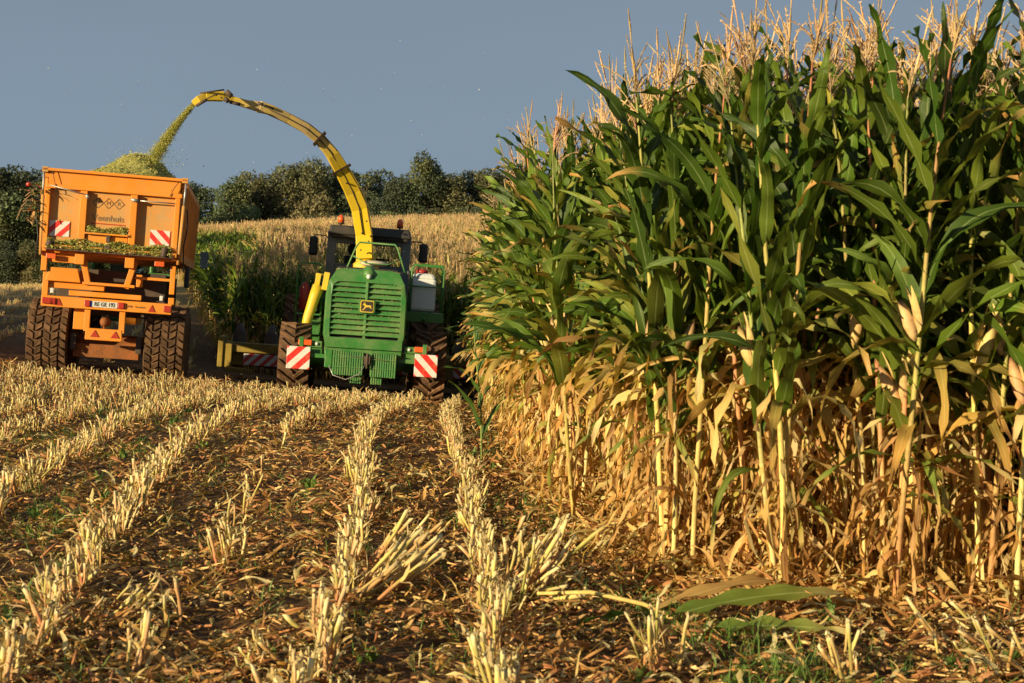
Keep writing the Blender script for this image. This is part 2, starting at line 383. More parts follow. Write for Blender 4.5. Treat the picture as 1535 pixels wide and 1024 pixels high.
def plant(h=2.6, lod=0, ear=True, far=False):
    """one maize plant; returns its pieces"""
    P = {k: MB() for k in ('stalk', 'green_leaves', 'dry_leaves', 'ear', 'tassel')}; zg = rng.uniform(-.22, .28)
    az0 = rng.uniform(0, 6.28); nst = 12 if lod == 0 else 5
    t = np.linspace(0, 1, nst+1)
    bend = rng.uniform(-.06, .06, 2)
    cx, cy = bend[0]*t**2*h+.008*np.sin(t*9+az0), bend[1]*t**2*h
    path = np.stack([cx, cy, t*h], 1)
    rad = np.interp(t, [0, .3, .7, 1], [.0135, .0125, .009, .004])
    low = jit([(.66, .50, .17), (.58, .36, .10), (.68, .55, .22), (.54, .24, .11)][rng.integers(4)], .15)
    midc = jit([(.50, .38, .10), (.50, .18, .09), (.36, .36, .09), (.42, .22, .10)][rng.integers(4)], .15); top = jit((.24, .24, .07), .2)
    if rng.random() < .4: top = jit((.42, .16, .09), .2)
    cs = np.where(t[:, None] < .5, low*(1-2*t[:, None])+midc*2*t[:, None], midc*(2-2*t[:, None])+top*(2*t[:, None]-1))
    cs = cs*(.85+.3*(np.arange(nst+1) % 2))[:, None]
    if not far: P['stalk'].tube(path, rad*1.18, 6 if lod == 0 else 4, cs)
    def at(z): k = z/h; return (np.interp(k, t, cx), np.interp(k, t, cy), z)
    seg = 10 if lod == 0 else (6 if lod == 1 else 4)
    # lower dry leaves
    if not far:
        for i in range(14 if lod == 0 else 6):
            z = rng.uniform(.08, 1.15+zg); k = rng.random()
            c1 = jit(DRYS[rng.integers(len(DRYS))], .2); c2 = jit(DRYS[rng.integers(len(DRYS))], .2)
            leaf(P['dry_leaves'], at(z), az0+math.pi*(i % 2)+rng.normal(0, .7), rng.uniform(.35, .75), rng.uniform(.009, .032),
                 rng.uniform(-.2, 1.0), rng.uniform(1.5, 2.7) if rng.random() < .5 else 2.5, c1, c2, seg, rng.normal(0, 1.8), .012, rng.normal(0, .5), rng.uniform(.2, .55), rng.uniform(-.6, 1.0), .55)
        for i in range(2 if lod == 0 else 1):
            z = rng.uniform(.85, 1.35); yl = jit(YEL[rng.integers(3)], .2)
            leaf(P['dry_leaves'], at(z), az0+math.pi*i+rng.normal(0, .5), rng.uniform(.6, .85), rng.uniform(.05, .08), rng.uniform(.3, .9), rng.uniform(1.5, 2.4),
                 yl, jit(DRYS[rng.integers(6)], .2), seg, rng.normal(0, 1), .02, rng.normal(0, .4), .9, .25, .15)
    if not far and rng.random() < .5:
        for i in range(int(rng.integers(1, 3))):
            cg = jit(GREENS[rng.integers(4)], .2) if rng.random() < .5 else jit(YEL[rng.integers(3)], .2)
            leaf(P['green_leaves'], at(rng.uniform(.45, .9)), rng.uniform(0, 6.28), rng.uniform(.45, .7), rng.uniform(.035, .06), rng.uniform(.2, .9), rng.uniform(1.6, 2.4), cg, jit(YEL[rng.integers(3)], .2), seg, rng.normal(0, 1), .015, 0, .6, .3, .2, tipc=jit(DRYS[0]))
    zs = np.linspace(.95+zg if not far else 1.5, h*.895, 15 if not far else 6)
    for i, z in enumerate(zs):
        u = (z-1.0)/(h-1.0); cg = jit(GREENS[rng.integers(4)], .2)
        ce = cg
        if rng.random() < .3-.25*u: ce = jit(YEL[rng.integers(3)], .2)
        if far: cg = cg*rng.uniform(1.2, 2.6)+np.array((.08, .04, .01)); ce = jit((.48, .34, .14), .3)
        L_ = rng.uniform(.68, .98)*(1-.42*u)
        el0 = R(rng.uniform(52, 76)+u*8); dr = rng.uniform(.7, 2.6)*(1-.45*u)
        if rng.random() < .22: dr = .2; el0 += R(8)
        leaf(P['green_leaves'], at(z+rng.normal(0, .03)), az0+math.pi*(i % 2)+rng.normal(0, .55), L_, rng.uniform(.062, .104)*(1-.2*u), el0, dr,
             cg, ce, seg, rng.normal(0, 1.0), .020, rng.normal(0, .5), rng.uniform(.9, 2.2), rng.uniform(.12, .4), .04 if lod == 0 else 0,
             tipc=jit(DRYS[rng.integers(4)]) if rng.random() < .35-.3*u else None)
    if ear and not far:
        z = rng.uniform(1.0, 1.3); a = az0+rng.uniform(-.5, .5); b = Vector(at(z)); ti = R(rng.uniform(12, 32))
        ax = Vector((math.cos(a)*math.sin(ti), math.sin(a)*math.sin(ti), math.cos(ti)))
        L_ = rng.uniform(.20, .27); tt = np.linspace(0, 1, 8); rr = .036*np.sin(np.clip(tt*.9+.09, 0, 1)*math.pi)**.7; rr[-1] = .006
        ce = jit([(.60, .44, .16), (.54, .32, .14), (.56, .46, .17)][rng.integers(3)]); cols = np.tile(ce, (8, 1)); cols[-1] = (.12, .05, .03); cols[-2] = cols[-2]*.7
        path2 = np.array([b+ax*L_*x for x in tt])+np.array((math.cos(a), math.sin(a), 0))*.02
        P['ear'].tube(path2, rr, 8 if lod == 0 else 5, cols)
        for q in range(3):
            leaf(P['ear'], b+ax*.02, a+rng.normal(0, 1.2), L_*rng.uniform(1, 1.35), .045, R(90)-ti+.1, .12, ce*.9, jit(DRYS[2]), 4, 0, .004, 0, 1, .8)
    dr = Vector((bend[0]*2+rng.normal(0, .08), bend[1]*2+rng.normal(0, .08), 1)).normalized()
    tb = (cx[-1], cy[-1], h)
    if lod == 0: tassel(P['tassel'], tb, dr, rng.uniform(.40, .56), 12)
    elif lod == 1: tassel(P['tassel'], tb, dr, rng.uniform(.40, .54), 10, 3, 3, 0, 1.1)
    else: tassel(P['tassel'], tb, dr, rng.uniform(.35, .5), 5, 3, 2, 0, 2.2)
    return P
PM = {'stalk': 'stalk', 'green_leaves': 'leaf', 'dry_leaves': 'dry', 'ear': 'stalk', 'tassel': 'tassel'}
hid = {}
def variants(name, mbs, mats):
    """prototype meshes for a scatter, kept in a collection of their own"""
    c = bpy.data.collections.new(name)
    for i, m in enumerate(mbs):
        o = bpy.data.objects.new('%s_%02d' % (name, i), m.mesh(name, mats)); c.objects.link(o)
    return c
def scatter(name, pts, rot, scl, idx, coll, label, cat=None, group=None):
    me = bpy.data.meshes.new(name); n = len(pts); me.vertices.add(n)
    me.vertices.foreach_set('co', np.asarray(pts, np.float32).ravel())
    a = me.attributes.new('rot', 'FLOAT_VECTOR', 'POINT'); a.data.foreach_set('vector', np.asarray(rot, np.float32).ravel())
    a = me.attributes.new('scl', 'FLOAT', 'POINT'); a.data.foreach_set('value', np.asarray(scl, np.float32))
    a = me.attributes.new('idx', 'INT', 'POINT'); a.data.foreach_set('value', np.asarray(idx, np.int32))
    o = bpy.data.objects.new(name, me); col.objects.link(o)
    g = bpy.data.node_groups.new(name, 'GeometryNodeTree')
    g.interface.new_socket('Geometry', in_out='INPUT', socket_type='NodeSocketGeometry'); g.interface.new_socket('Geometry', in_out='OUTPUT', socket_type='NodeSocketGeometry')
    gi = g.nodes.new('NodeGroupInput'); go = g.nodes.new('NodeGroupOutput')
    ip = g.nodes.new('GeometryNodeInstanceOnPoints'); ci = g.nodes.new('GeometryNodeCollectionInfo')
    ci.inputs['Collection'].default_value = coll; ci.inputs['Separate Children'].default_value = True; ci.inputs['Reset Children'].default_value = True
    def na(nm, ty):
        x = g.nodes.new('GeometryNodeInputNamedAttribute'); x.data_type = ty; x.inputs[0].default_value = nm; return x.outputs['Attribute']
    g.links.new(gi.outputs[0], ip.inputs['Points']); g.links.new(ci.outputs[0], ip.inputs['Instance'])
    ip.inputs['Pick Instance'].default_value = True
    g.links.new(na('idx', 'INT'), ip.inputs['Instance Index'])
    e2r = g.nodes.new('FunctionNodeEulerToRotation'); g.links.new(na('rot', 'FLOAT_VECTOR'), e2r.inputs[0]); g.links.new(e2r.outputs[0], ip.inputs['Rotation'])
    g.links.new(na('scl', 'FLOAT'), ip.inputs['Scale']); g.links.new(ip.outputs[0], go.inputs[0])
    md = o.modifiers.new('scatter', 'NODES'); md.node_group = g
    return tag(o, label, cat, group, 'stuff')
# positions of the standing crop on the right
pos = []
for k in range(0, 40):
    y = 7.6+rng.uniform(0, .1)
    while y < 58:
        x = .42+k*.50+rng.normal(0, .07)-(np.interp(y, [11, 34, 60], [0, .84, 1.3]))
        if x > edge(y)-.08+rng.normal(0, .05) and x < .32*y+2.2 and y > 8.35+.10*math.sin(x*5)+rng.normal(0, .04): pos.append((x, y))
        y += .112*rng.uniform(.6, 1.4)*(1 if y < 25 else 1.5)
pos = np.array(pos)
vis = (pos[:, 0] < .31*pos[:, 1]+.15)
depth = np.minimum(pos[:, 0]-edge(pos[:, 1]), pos[:, 1]-8.35)      # how far inside the crop border
score = pos[:, 1]+depth*9+np.where(vis, 0, 100)
order = np.argsort(score); near_i, rest_i = order[:300], order[300:]
protos = [plant(rng.uniform(2.45, 2.68), 0, i % 4 != 3) for i in range(14)]
meshes = []
for P in protos:
    meshes.append({k: m.mesh('maize_'+k, M[PM[k]]) for k, m in P.items() if m.n})
ZL = gz(pos[:, 0], pos[:, 1])
cnt = 0
def place_plant(i, loc, rot, scl, label, group='maize plants along the uncut crop border'):
    r_ = empty('maize_plant', loc, rot); r_.scale = (scl,)*3
    tag(r_, label, 'maize plant', group)
    for k, me in meshes[i].items():
        o = bpy.data.objects.new(k, me); col.objects.link(o); o.parent = r_
    return r_
for n_, i in enumerate(near_i):
    x, y = pos[i]; h = rng.uniform(.95, 1.06)*np.interp(y, [8, 10.5, 14, 20, 34], [1.0, 1.02, .98, .94, .97])
    if y > 15: lb = 'green maize plant with tassel in the crop wall receding towards the harvester'
    elif y > 11: lb = 'maize plant with rusty lower leaves just behind the near corner of the uncut crop'
    elif x < 1.2: lb = 'tall maize plant with dry tan foot leaves at the near corner of the uncut crop'
    elif x < 2.0: lb = 'tall dark green maize plant in the middle of the front crop face'
    else: lb = 'tall dark green maize plant at the right edge of the front crop face'
    place_plant(int(rng.integers(14)), (x, y, ZL[i]-.02), (rng.normal(0, .035), rng.normal(.035, .05), rng.uniform(0, 6.28)), h, lb)
def whole(P):
    m = MB(); 
    for j, k in enumerate(('stalk', 'green_leaves', 'dry_leaves', 'ear', 'tassel')): m.merge(P[k], j)
    return m
MT = [M[PM[k]] for k in ('stalk', 'green_leaves', 'dry_leaves', 'ear', 'tassel')]
cA = variants('maize_variant', [whole(plant(rng.uniform(2.4, 2.68), 1, i % 3 != 2)) for i in range(12)], MT)
q = pos[rest_i]; n = len(q)
scatter('maize_crop', np.column_stack([q, ZL[rest_i]-.02]), np.column_stack([rng.normal(0, .04, n), rng.normal(.025, .04, n), rng.uniform(0, 6.28, n)]),
        rng.uniform(.95, 1.06, n)*np.interp(q[:, 1], [8, 10.5, 14, 20, 34], [1.0, 1.02, .98, .94, .97])*np.where(q[:, 0] > 2, 1.03, 1), rng.integers(0, 12, n), cA, 'dense standing maize crop behind the border plants on the right', 'maize crop')
# far crop on the hill
pts = []
fe = lambda y: -6.75-(y-41)*.215
for y in np.arange(41, 124, .30):
    d = .30 if y < 75 else .42
    xs = np.arange(fe(y), min(.05*y+1, -1 if y < 58 else 99), d)
    pts += [(x+rng.normal(0, .08), y+rng.normal(0, .08)) for x in xs]
pts = np.array(pts); pts = pts[(pts[:, 0] > -8.6) | (pts[:, 1] > 41)]
near = (pts[:, 1] < 46)
a = pts[near]; n = len(a)
scatter('maize_crop', np.column_stack([a, zf(a[:, 0], a[:, 1])]), np.column_stack([rng.normal(0, .06, n), rng.normal(.03, .06, n), rng.uniform(0, 6.28, n)]),
        rng.uniform(.86, 1.0, n), rng.integers(0, 12, n), cA, 'dark shaded wall of maize still standing in front of the harvester', 'maize crop')
# patch of greener, untasselled plants
gp = (~near) & (pts[:, 0]/pts[:, 1] < -.144+rng.normal(0, .003, len(pts))) & (pts[:, 1] < 88+rng.normal(0, 3, len(pts))); near_ = near.copy()
def green_only():
    P = plant(rng.uniform(2.1, 2.4), 1, False); P['tassel'] = MB(); P['stalk'].c = [c_*1.0 for c_ in P['stalk'].c]
    P['green_leaves'].c = [c_*1.3+np.array((.01, .01, 0)) for c_ in P['green_leaves'].c]; return whole(P)
cN = variants('maize_green_variant', [green_only() for i in range(6)], MT)
a = pts[gp]; n = len(a)
scatter('maize_crop', np.column_stack([a, zf(a[:, 0], a[:, 1])]), np.column_stack([rng.normal(0, .06, n), rng.normal(.03, .06, n), rng.uniform(0, 6.28, n)]),
        rng.uniform(.9, 1.05, n), rng.integers(0, 6, n), cN, 'patch of bright green untasselled maize beside the trailer in the far field', 'maize crop')
near = near | gp
cF = variants('maize_far_variant', [whole(plant(rng.uniform(2.3, 2.6), 2, False, True)) for i in range(10)], MT)
a = pts[~near]; n = len(a)
scatter('maize_crop', np.column_stack([a, zf(a[:, 0], a[:, 1])]), np.column_stack([rng.normal(0, .08, n), rng.normal(.03, .08, n), rng.uniform(0, 6.28, n)]),
        rng.uniform(.93, 1.07, n), rng.integers(0, 10, n), cF, 'tan tasselled maize field rising behind the harvester', 'maize crop')
# a single green plant leaning out of the border
P = plant(1.35, 0, False); r_ = empty('maize_plant', W(722, 712, 15.2), (0, R(-3), R(40))); r_.location.z = float(gz(r_.location.x, r_.location.y)[0])
tag(r_, 'lone short green maize plant standing outside the crop border beside the stubble row', 'maize plant')
m = MB()
for i in range(7): leaf(m, (0, 0, .25+i*.15), i*math.pi+rng.normal(0, .4), rng.uniform(.4, .65), .05, R(65), rng.uniform(.6, 1.8), jit((.06, .13, .02)), jit((.1, .16, .03)), 9, rng.normal(0, .6))
m.build('green_leaves', M['leaf'], r_)
m = MB(); m.tube([(0, 0, 0), (.02, 0, .5), (.0, .01, 1.0), (-.03, 0, 1.35)], [.009, .008, .006, .002], 6, (.22, .28, .08)); m.build('stalk', M['stalk'], r_)
# ------------------------------------------------------------------ stubble
def stub(h, cc=None):
    m = MB(); c0 = np.array(cc if cc is not None else [(.62, .43, .15), (.66, .52, .22), (.46, .27, .09), (.58, .46, .13), (.54, .30, .13), (.40, .33, .09)][rng.integers(6)])
    k = 5; t = np.linspace(0, 1, k+1)
    P = np.stack([.006*np.sin(t*5+rng.uniform(0, 6)), .006*np.cos(t*4), t*h], 1); r0 = rng.uniform(.0075, .0118)
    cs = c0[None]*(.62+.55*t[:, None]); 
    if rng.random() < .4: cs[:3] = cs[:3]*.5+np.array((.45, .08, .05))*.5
    if rng.random() < .25: cs[1:4] = cs[1:4]*.6+np.array((.28, .32, .06))*.4
    cs[-1] = (.66, .54, .28)
    rr = r0*(1+.12*np.array([1, -1, 1, -1, 1, 0])); m.tube(P, rr, 7, cs, 0)
    V = m.v[0]; V[-7:, 2] += (V[-7:, 0]-P[-1, 0])*rng.uniform(-1.5, 1.5)      # slanted cut
    for i in range(rng.integers(1, 4)):      # loose sheath and shreds
        z = rng.uniform(.0, h*.6); c1 = jit(DRYS[rng.integers(6)], .2)
        leaf(m, (0, 0, z), rng.uniform(0, 6.28), rng.uniform(.08, .2), rng.uniform(.010, .026), R(rng.uniform(50, 88)), rng.uniform(0, 1.6), c1, jit((.62, .5, .28)), 5, rng.normal(0, .8), .003, 0, 1, .7, .3, mat=1)
    for i in range(3):      # frayed top
        leaf(m, (rng.uniform(-.008, .008), rng.uniform(-.008, .008), h*.93), rng.uniform(0, 6.28), rng.uniform(.02, .06), .008, R(rng.uniform(40, 88)), .5, (.58, .45, .22), (.62, .48, .24), 2, mat=1)
    return m
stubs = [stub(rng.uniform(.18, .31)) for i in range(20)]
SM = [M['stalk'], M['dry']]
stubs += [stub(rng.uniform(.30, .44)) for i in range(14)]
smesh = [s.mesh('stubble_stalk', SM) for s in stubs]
fe_ = lambda y: -7.4-max(0, y-41)*.22
sp = []          # x, y, tilt x, tilt y, scale, row
for k in list(range(1, 16))+list(range(20, 36)):
    y0 = 5.6 if k <= 5 else (36 if k >= 20 else max(9., (k-2)*2.2))
    y = y0
    while y < (31.2 if k < 20 else 92):
        step = .044 if y < 30 else .09
        y += step*rng.uniform(.5, 1.5)
        x = rowx(k, y)+rng.normal(0, .022)
        if k == 3:
            if not (abs(y-9.8) < .25 or abs(y-7.1) < .18 or (19 < y < 32) or rng.random() < .03): continue
        if k == 2 and (7.95 < y < 8.3): continue
        if k > 5 and (x < -.31*y-1.5 or (k < 20 and x > -1.9) or (k >= 20 and x > fe_(y))): continue
        lean = .13 if rng.random() < .85 else .5
        ax, ay = rng.normal(0, lean)+.15*math.sin(y*3.1+k), rng.normal(.03, lean)+.22*math.sin(y*2.3+k*1.7)*math.sin(y*.9+k)
        if y > 40 and rng.random() < .4: continue
        sp.append((x+.035*math.sin(y*4.1+k*2), y, ax, ay, rng.uniform(.68, 1.08)*(1.02 if y < 14 else (.85 if y > 24 else .95)), k))
# rows cut short at the headland, right foreground
def clump(x, y, n, ax, ay, sc=1.0, sprd=.12, k=0, fan=.15, ln=0.1):
    for i in range(int(n*1.35)): sp.append((x+rng.normal(0, sprd), y+rng.normal(0, ln), ax+rng.normal(0, fan), ay+rng.normal(0, fan), sc*rng.uniform(.62, .92), k))
clump(-.78, 8.75, 19, -.05, .86, 1.3, .07, 30, .10, .28)
clump(-.78, 9.7, 14, -.05, .72, 1.25, .07, 30, .13, .30)
clump(-.02, 9.0, 21, 0, .62, 1.28, .09, 31, .26, .30)
clump(-.04, 8.4, 10, 0, .1, .95, .06, 31, .15, .2)
clump(.58, 7.05, 9, .15, -.15, .95, .04, 32, .2, .10)
clump(1.36, 6.95, 8, .15, -.2, .95, .045, 33, .2, .08)
clump(2.05, 7.45, 13, .1, -.65, .95, .10, 34, .2, .12)
clump(2.15, 6.9, 6, .1, -.3, .8, .12, 34, .3, .1)
clump(-1.62, 9.85, 7, 0, -.2, .95, .05, 35, .25, .1)
clump(-1.9, 8.3, 10, 0, .75, .9, .08, 36, .15, .2)
clump(-1.0, 7.1, 8, .1, -.25, .8, .06, 37, .2, .1)
clump(-.6, 6.55, 7, .2, -.1, .65, .1, 38, .3, .1); clump(.35, 6.4, 6, .2, -.1, .6, .1, 38, .3, .1)
sp = np.array(sp)
sz = gz(sp[:, 0], sp[:, 1])
inf = np.abs(sp[:, 0]) < .31*sp[:, 1]
key = sp[:, 1]/sp[:, 4]+np.where(inf, 0, 100)+np.where(sp[:, 1] < 6.2, 50, 0); o_s = np.argsort(key)
LBL = {1: 'pale cut maize stub in the stubble row nearest the standing crop', 2: 'pale cut maize stub in the middle foreground stubble row',
 3: 'cut maize stub left in the wheel track between stubble rows', 4: 'pale cut maize stub in the long stubble row running to the lower left corner',
 5: 'cut maize stub in the stubble row at the left edge', 30: 'long cut maize stub leaning right in the bundle pushed over beside the middle row',
 31: 'long cut maize stub in the fanned bundle in front of the crop corner', 32: 'frayed cut maize stub in the clump below the fallen yellow leaf',
 33: 'frayed cut maize stub in the clump beside the tip of the fallen green leaf', 34: 'frayed cut maize stub in the clump at the lower right corner',
 35: 'cut maize stub in the small lone clump in the wheel track', 36: 'cut maize stub leaning right off the row at the lower left',
 37: 'reddish cut maize stub in the clump at the bottom of the wheel track', 38: 'short cut maize stub at the bottom edge of the field'}
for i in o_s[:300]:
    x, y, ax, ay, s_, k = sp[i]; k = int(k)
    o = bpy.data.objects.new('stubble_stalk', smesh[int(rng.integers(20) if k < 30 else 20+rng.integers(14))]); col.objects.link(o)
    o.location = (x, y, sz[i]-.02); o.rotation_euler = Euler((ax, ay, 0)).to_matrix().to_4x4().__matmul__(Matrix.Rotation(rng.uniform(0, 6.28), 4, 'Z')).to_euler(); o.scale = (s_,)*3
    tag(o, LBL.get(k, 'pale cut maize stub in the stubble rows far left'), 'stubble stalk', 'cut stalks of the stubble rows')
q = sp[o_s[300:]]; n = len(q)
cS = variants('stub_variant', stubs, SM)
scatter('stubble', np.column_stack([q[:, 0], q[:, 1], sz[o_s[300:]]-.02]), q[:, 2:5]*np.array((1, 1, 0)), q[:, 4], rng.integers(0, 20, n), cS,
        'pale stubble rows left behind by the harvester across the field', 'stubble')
# ------------------------------------------------------------------ litter, weeds
lit = []
for i in range(26):
    m = MB(); ty = i % 4
    c1 = jit([DRYS[0], DRYS[1], DRYS[2], DRYS[4], (.30, .15, .05), (.16, .085, .035), (.74, .58, .28), (.62, .42, .14)][i % 8], .2)
    if ty < 3: leaf(m, (0, 0, .012), 0, rng.uniform(.05, .26), rng.uniform(.012, .035), R(rng.uniform(0, 25)), rng.uniform(.1, .8), c1, jit(c1, .3), 5, rng.normal(0, 1), .006, rng.normal(0, .8), 1, .3, .4, mat=1)
    else:
        l_ = rng.uniform(.05, .2); m.tube([(0, 0, .012), (l_*.5, .004, .014), (l_, 0, .012)], rng.uniform(.004, .010), 6, c1*1.1, 0)
    lit.append(m)
cL = variants('litter_variant', lit, SM)
N = 95000
y = 5.4+28*rng.random(N)**1.7; x = rng.uniform(-.33, .33, N)*y
den = np.sin(x*3.1+np.sin(y*1.3)*1.5)*np.sin(y*2.1+np.sin(x*2.2))
keep = (rng.random(N) < .62+.38*den); x, y = x[keep], y[keep]
N2 = 7000; y2 = rng.uniform(7.8, 16, N2); x2 = edge(y2)+rng.uniform(-.6, 2.6, N2); x = np.concatenate([x, x2]); y = np.concatenate([y, y2]); n = len(x)
scatter('straw_litter', np.column_stack([x, y, gz(x, y)+rng.uniform(-.004, .02, n)]), np.column_stack([rng.normal(0, .3, n), rng.normal(0, .3, n), rng.uniform(0, 6.28, n)]),
        rng.uniform(.28, 1.05, n)*np.interp(y, [5, 30], [.9, 1.2]), rng.integers(0, 26, n), cL, 'scattered dry leaf scraps and straw covering the soil between the rows', 'straw litter')
# tangled leaves lying at the foot of the crop
tg = []
for i in range(10):
    m = MB()
    for j in range(5): leaf(m, (rng.normal(0, .06), rng.normal(0, .06), .02), rng.uniform(0, 6.28), rng.uniform(.25, .6), rng.uniform(.02, .05), R(rng.uniform(10, 85)), rng.uniform(.8, 2.6), jit(DRYS[rng.integers(6)], .25), jit(DRYS[rng.integers(6)], .25), 8, rng.normal(0, 2), .012, rng.normal(0, 1), .8, .4, .5)
    tg.append(m)
cT = variants('tangle_variant', tg, [M['dry']])
N = 1500; y = 8.0+26*rng.random(N)**1.8; x = edge(y)+rng.uniform(-.25, 2.4, N); k = (y > 8.3) & (x < .33*y+.3); x, y = x[k], y[k]; n = len(x)
scatter('dry_leaf_tangle', np.column_stack([x, y, gz(x, y)]), np.column_stack([rng.normal(0, .2, n), rng.normal(0, .2, n), rng.uniform(0, 6.28, n)]), rng.uniform(.4, .85, n), rng.integers(0, 10, n), cT,
        'tangle of brown dried leaves at the foot of the standing maize', 'dry leaves')
gr = []
for i in range(8):
    m = MB()
    for j in range(9): leaf(m, (rng.normal(0, .02), rng.normal(0, .02), 0), rng.uniform(0, 6.28), rng.uniform(.04, .13), rng.uniform(.004, .007) if i < 6 else .028, R(rng.uniform(35, 88)), rng.uniform(.2, 1.5), jit((.10, .20, .03), .3), jit((.16, .24, .05), .3), 3, 0, .001)
    gr.append(m)
cG = variants('weed_variant', gr, [M['leaf']])
N = 11000; y = 5.6+22*rng.random(N)**1.5; x = rng.uniform(-.33, .30, N)*y
d = np.minimum(np.minimum(abs(x-(rowx(4, y)+rowx(5, y))/2), abs(x-(rowx(1, y)+edge(y))/2)), abs(x-rowx(5, y)+.5)*.9)
k = (rng.random(N) < np.exp(-(d/.28)**2)*.8*(.5+.5*np.sin(y*1.7+x*2))+.05); x, y = x[k], y[k]; n = len(x)
scatter('weeds', np.column_stack([x, y, gz(x, y)]), np.column_stack([np.zeros(n), np.zeros(n), rng.uniform(0, 6.28, n)]), rng.uniform(.6, 1.4, n), np.where(rng.random(n) < .93, rng.integers(0, 6, n), rng.integers(6, 8, n)), cG,
        'short green grass and weeds sprouting between the stubble rows', 'weeds')
# fallen leaves and the broken dry stalk
def single(name, label, cat, loc, fn, mats=None):
    m = MB(); fn(m); o = m.build(name, mats or M['leaf']); o.location = loc
    o.location.z += float(gz(o.location.x, o.location.y)[0]); return tag(o, label, cat)
single('fallen_leaf', 'long green maize leaf with pale midrib lying on the ground at the lower right', 'leaf', (.72, 7.85, .05),
       lambda m: leaf(m, (0, 0, 0), R(4), .90, .13, R(16), .40, (.13, .20, .025), (.24, .24, .04), 26, R(60), .012, .10, 1, .22, .05, tipc=(.5, .36, .14)))
single('fallen_leaf', 'broad green maize leaf lying below the long pale ribbed one', 'leaf', (.86, 7.62, .04),
       lambda m: leaf(m, (0, 0, 0), R(-6), .66, .11, R(12), .35, (.10, .16, .02), (.20, .20, .04), 22, R(40), .014, .1, 1, .3, .08, tipc=(.4, .3, .1)))
single('fallen_leaf', 'dark green maize leaf piece lying left of the frayed stub clump', 'leaf', (.70, 7.80, .06),
       lambda m: leaf(m, (0, 0, 0), R(186), .42, .11, R(14), .6, (.05, .13, .03), (.08, .16, .03), 10, R(40), .01, .1, 1, .2))
def broken(m):
    m.tube([(0, 0, .14), (.25, -.02, .15), (.5, -.05, .10), (.62, -.07, .05)], [.008, .011, .011, .008], 7, (.68, .48, .14), 0)
    leaf(m, (.55, -.06, .08), R(14), .72, .085, R(18), .55, (.60, .38, .12), (.42, .22, .07), 14, R(50), .012, .1, 1.6, .25, .08, mat=1)
single('broken_stalk', 'bent yellow maize stalk with a tan leaf lying across the foreground stubble', 'stalk', (.12, 8.1, .0), broken, SM)
# ------------------------------------------------------------------ shared machine pieces
ATT = (1, 1, 1)
def tyre(parent, loc, r, wd, style, side=1):
    """wheel = muddy tyre with lugs > rim"""
    x, y, z = loc
    o = MB(); mud = (.085, .045, .022)
    hw = wd/2
    prof = [(r*.56, -hw*.72), (r*.66, -hw*.95), (r*.82, -hw*1.03), (r*.93, -hw*.97), (r*.965, -hw*.8), (r*.975, 0), (r*.965, hw*.8), (r*.93, hw*.97), (r*.82, hw*1.03), (r*.66, hw*.95), (r*.56, hw*.72)]
    o.lathe(prof, 48, mud, 0, 'x')
    def blk(a0, a1, x0, x1, sk, h, tw):
        """lug between angles a0..a1 and x0..x1, skewed by sk"""
        V = []
        for hh, sh in ((r*.955, 0), (r+h, tw)):
            for xx, aa in ((x0, a0), (x1, a0+sk), (x1, a1+sk), (x0, a1)):
                xc = xx+(sh if xx < (x0+x1)/2 else -sh); ac = aa+(sh if aa in (a0, a0+sk) else -sh)/r
                V.append((xc, hh*math.cos(ac), hh*math.sin(ac)))
        c = np.array(mud)*rng.uniform(.75, 1.7)+np.array((.02, .008, 0))*rng.random()
        o.add(V, [(0, 1, 2, 3), (7, 6, 5, 4), (0, 4, 5, 1), (1, 5, 6, 2), (2, 6, 7, 3), (3, 7, 4, 0)], c, 0)
    if style == 'block':
        n = 30
        for i in range(n):
            a = i*2*math.pi/n; da = 2*math.pi/n*.78
            for j in range(5):
                x0 = -hw+j*wd/5; sg = 1 if j % 2 == 0 else -1
                a_ = a+(j % 2)*math.pi/n+rng.uniform(-.01, .01)
                blk(a_, a_+da, x0+.006, x0+wd/5-.010, sg*.10, rng.uniform(.010, .022), .010)
    else:
        n = 20
        for i in range(n):
            a = i*2*math.pi/n
            for sg in (1, -1):
                a_ = a+(math.pi/n if sg > 0 else 0)
                if sg > 0: blk(a_, a_+.11, 0.0, hw*1.02, -.34, .045, .008)
                else: blk(a_-.34, a_-.23, -hw*1.02, 0.0, .34, .045, .008)
    e = o.build('tyre', M['mud']); e.location = (0, 0, 0)
    wh = bpy.data.objects.new('wheel', None); col.objects.link(wh); wh.parent = parent; wh.location = loc
    e.parent = wh
    b = MB(); b.lathe([(r*.57, -hw*.75), (r*.57, hw*.55), (r*.5, hw*.5), (r*.3, hw*.2), (r*.12, hw*.2), (r*.1, hw*.5)], 28, (1, 1, 1), 0, 'x', smooth=False)
    b.lathe([(r*.57, hw*.75), (r*.57, -hw*.55), (r*.5, -hw*.5), (r*.3, -hw*.2), (r*.12, -hw*.2), (r*.1, -hw*.5)], 28, (1, 1, 1), 0, 'x', smooth=False)
    rm = b.build('rim', M['orange'] if style == 'block' else M['yellow']); rm.parent = wh
    return wh
def text(body, size, mat, parent, loc, rot=(R(90), 0, 0), name='lettering', ext=.002, bold=0, sx=1):
    cu = bpy.data.curves.new('lettering', 'FONT'); cu.body = body; cu.size = size; cu.extrude = ext; cu.align_x = 'CENTER'; cu.align_y = 'CENTER'; cu.offset = bold
    t = bpy.data.objects.new('lettering', cu); me = bpy.data.meshes.new_from_object(t); bpy.data.objects.remove(t)
    o = bpy.data.objects.new(name, me); me.materials.append(mat); col.objects.link(o); o.parent = parent; o.location = loc; o.rotation_euler = rot; o.scale = (sx, 1, 1)
    return o
def part(name, mat, parent, fn, bevel=.008, label=None):
    m = MB(); fn(m); return m.build(name, mat, parent, bevel, label)
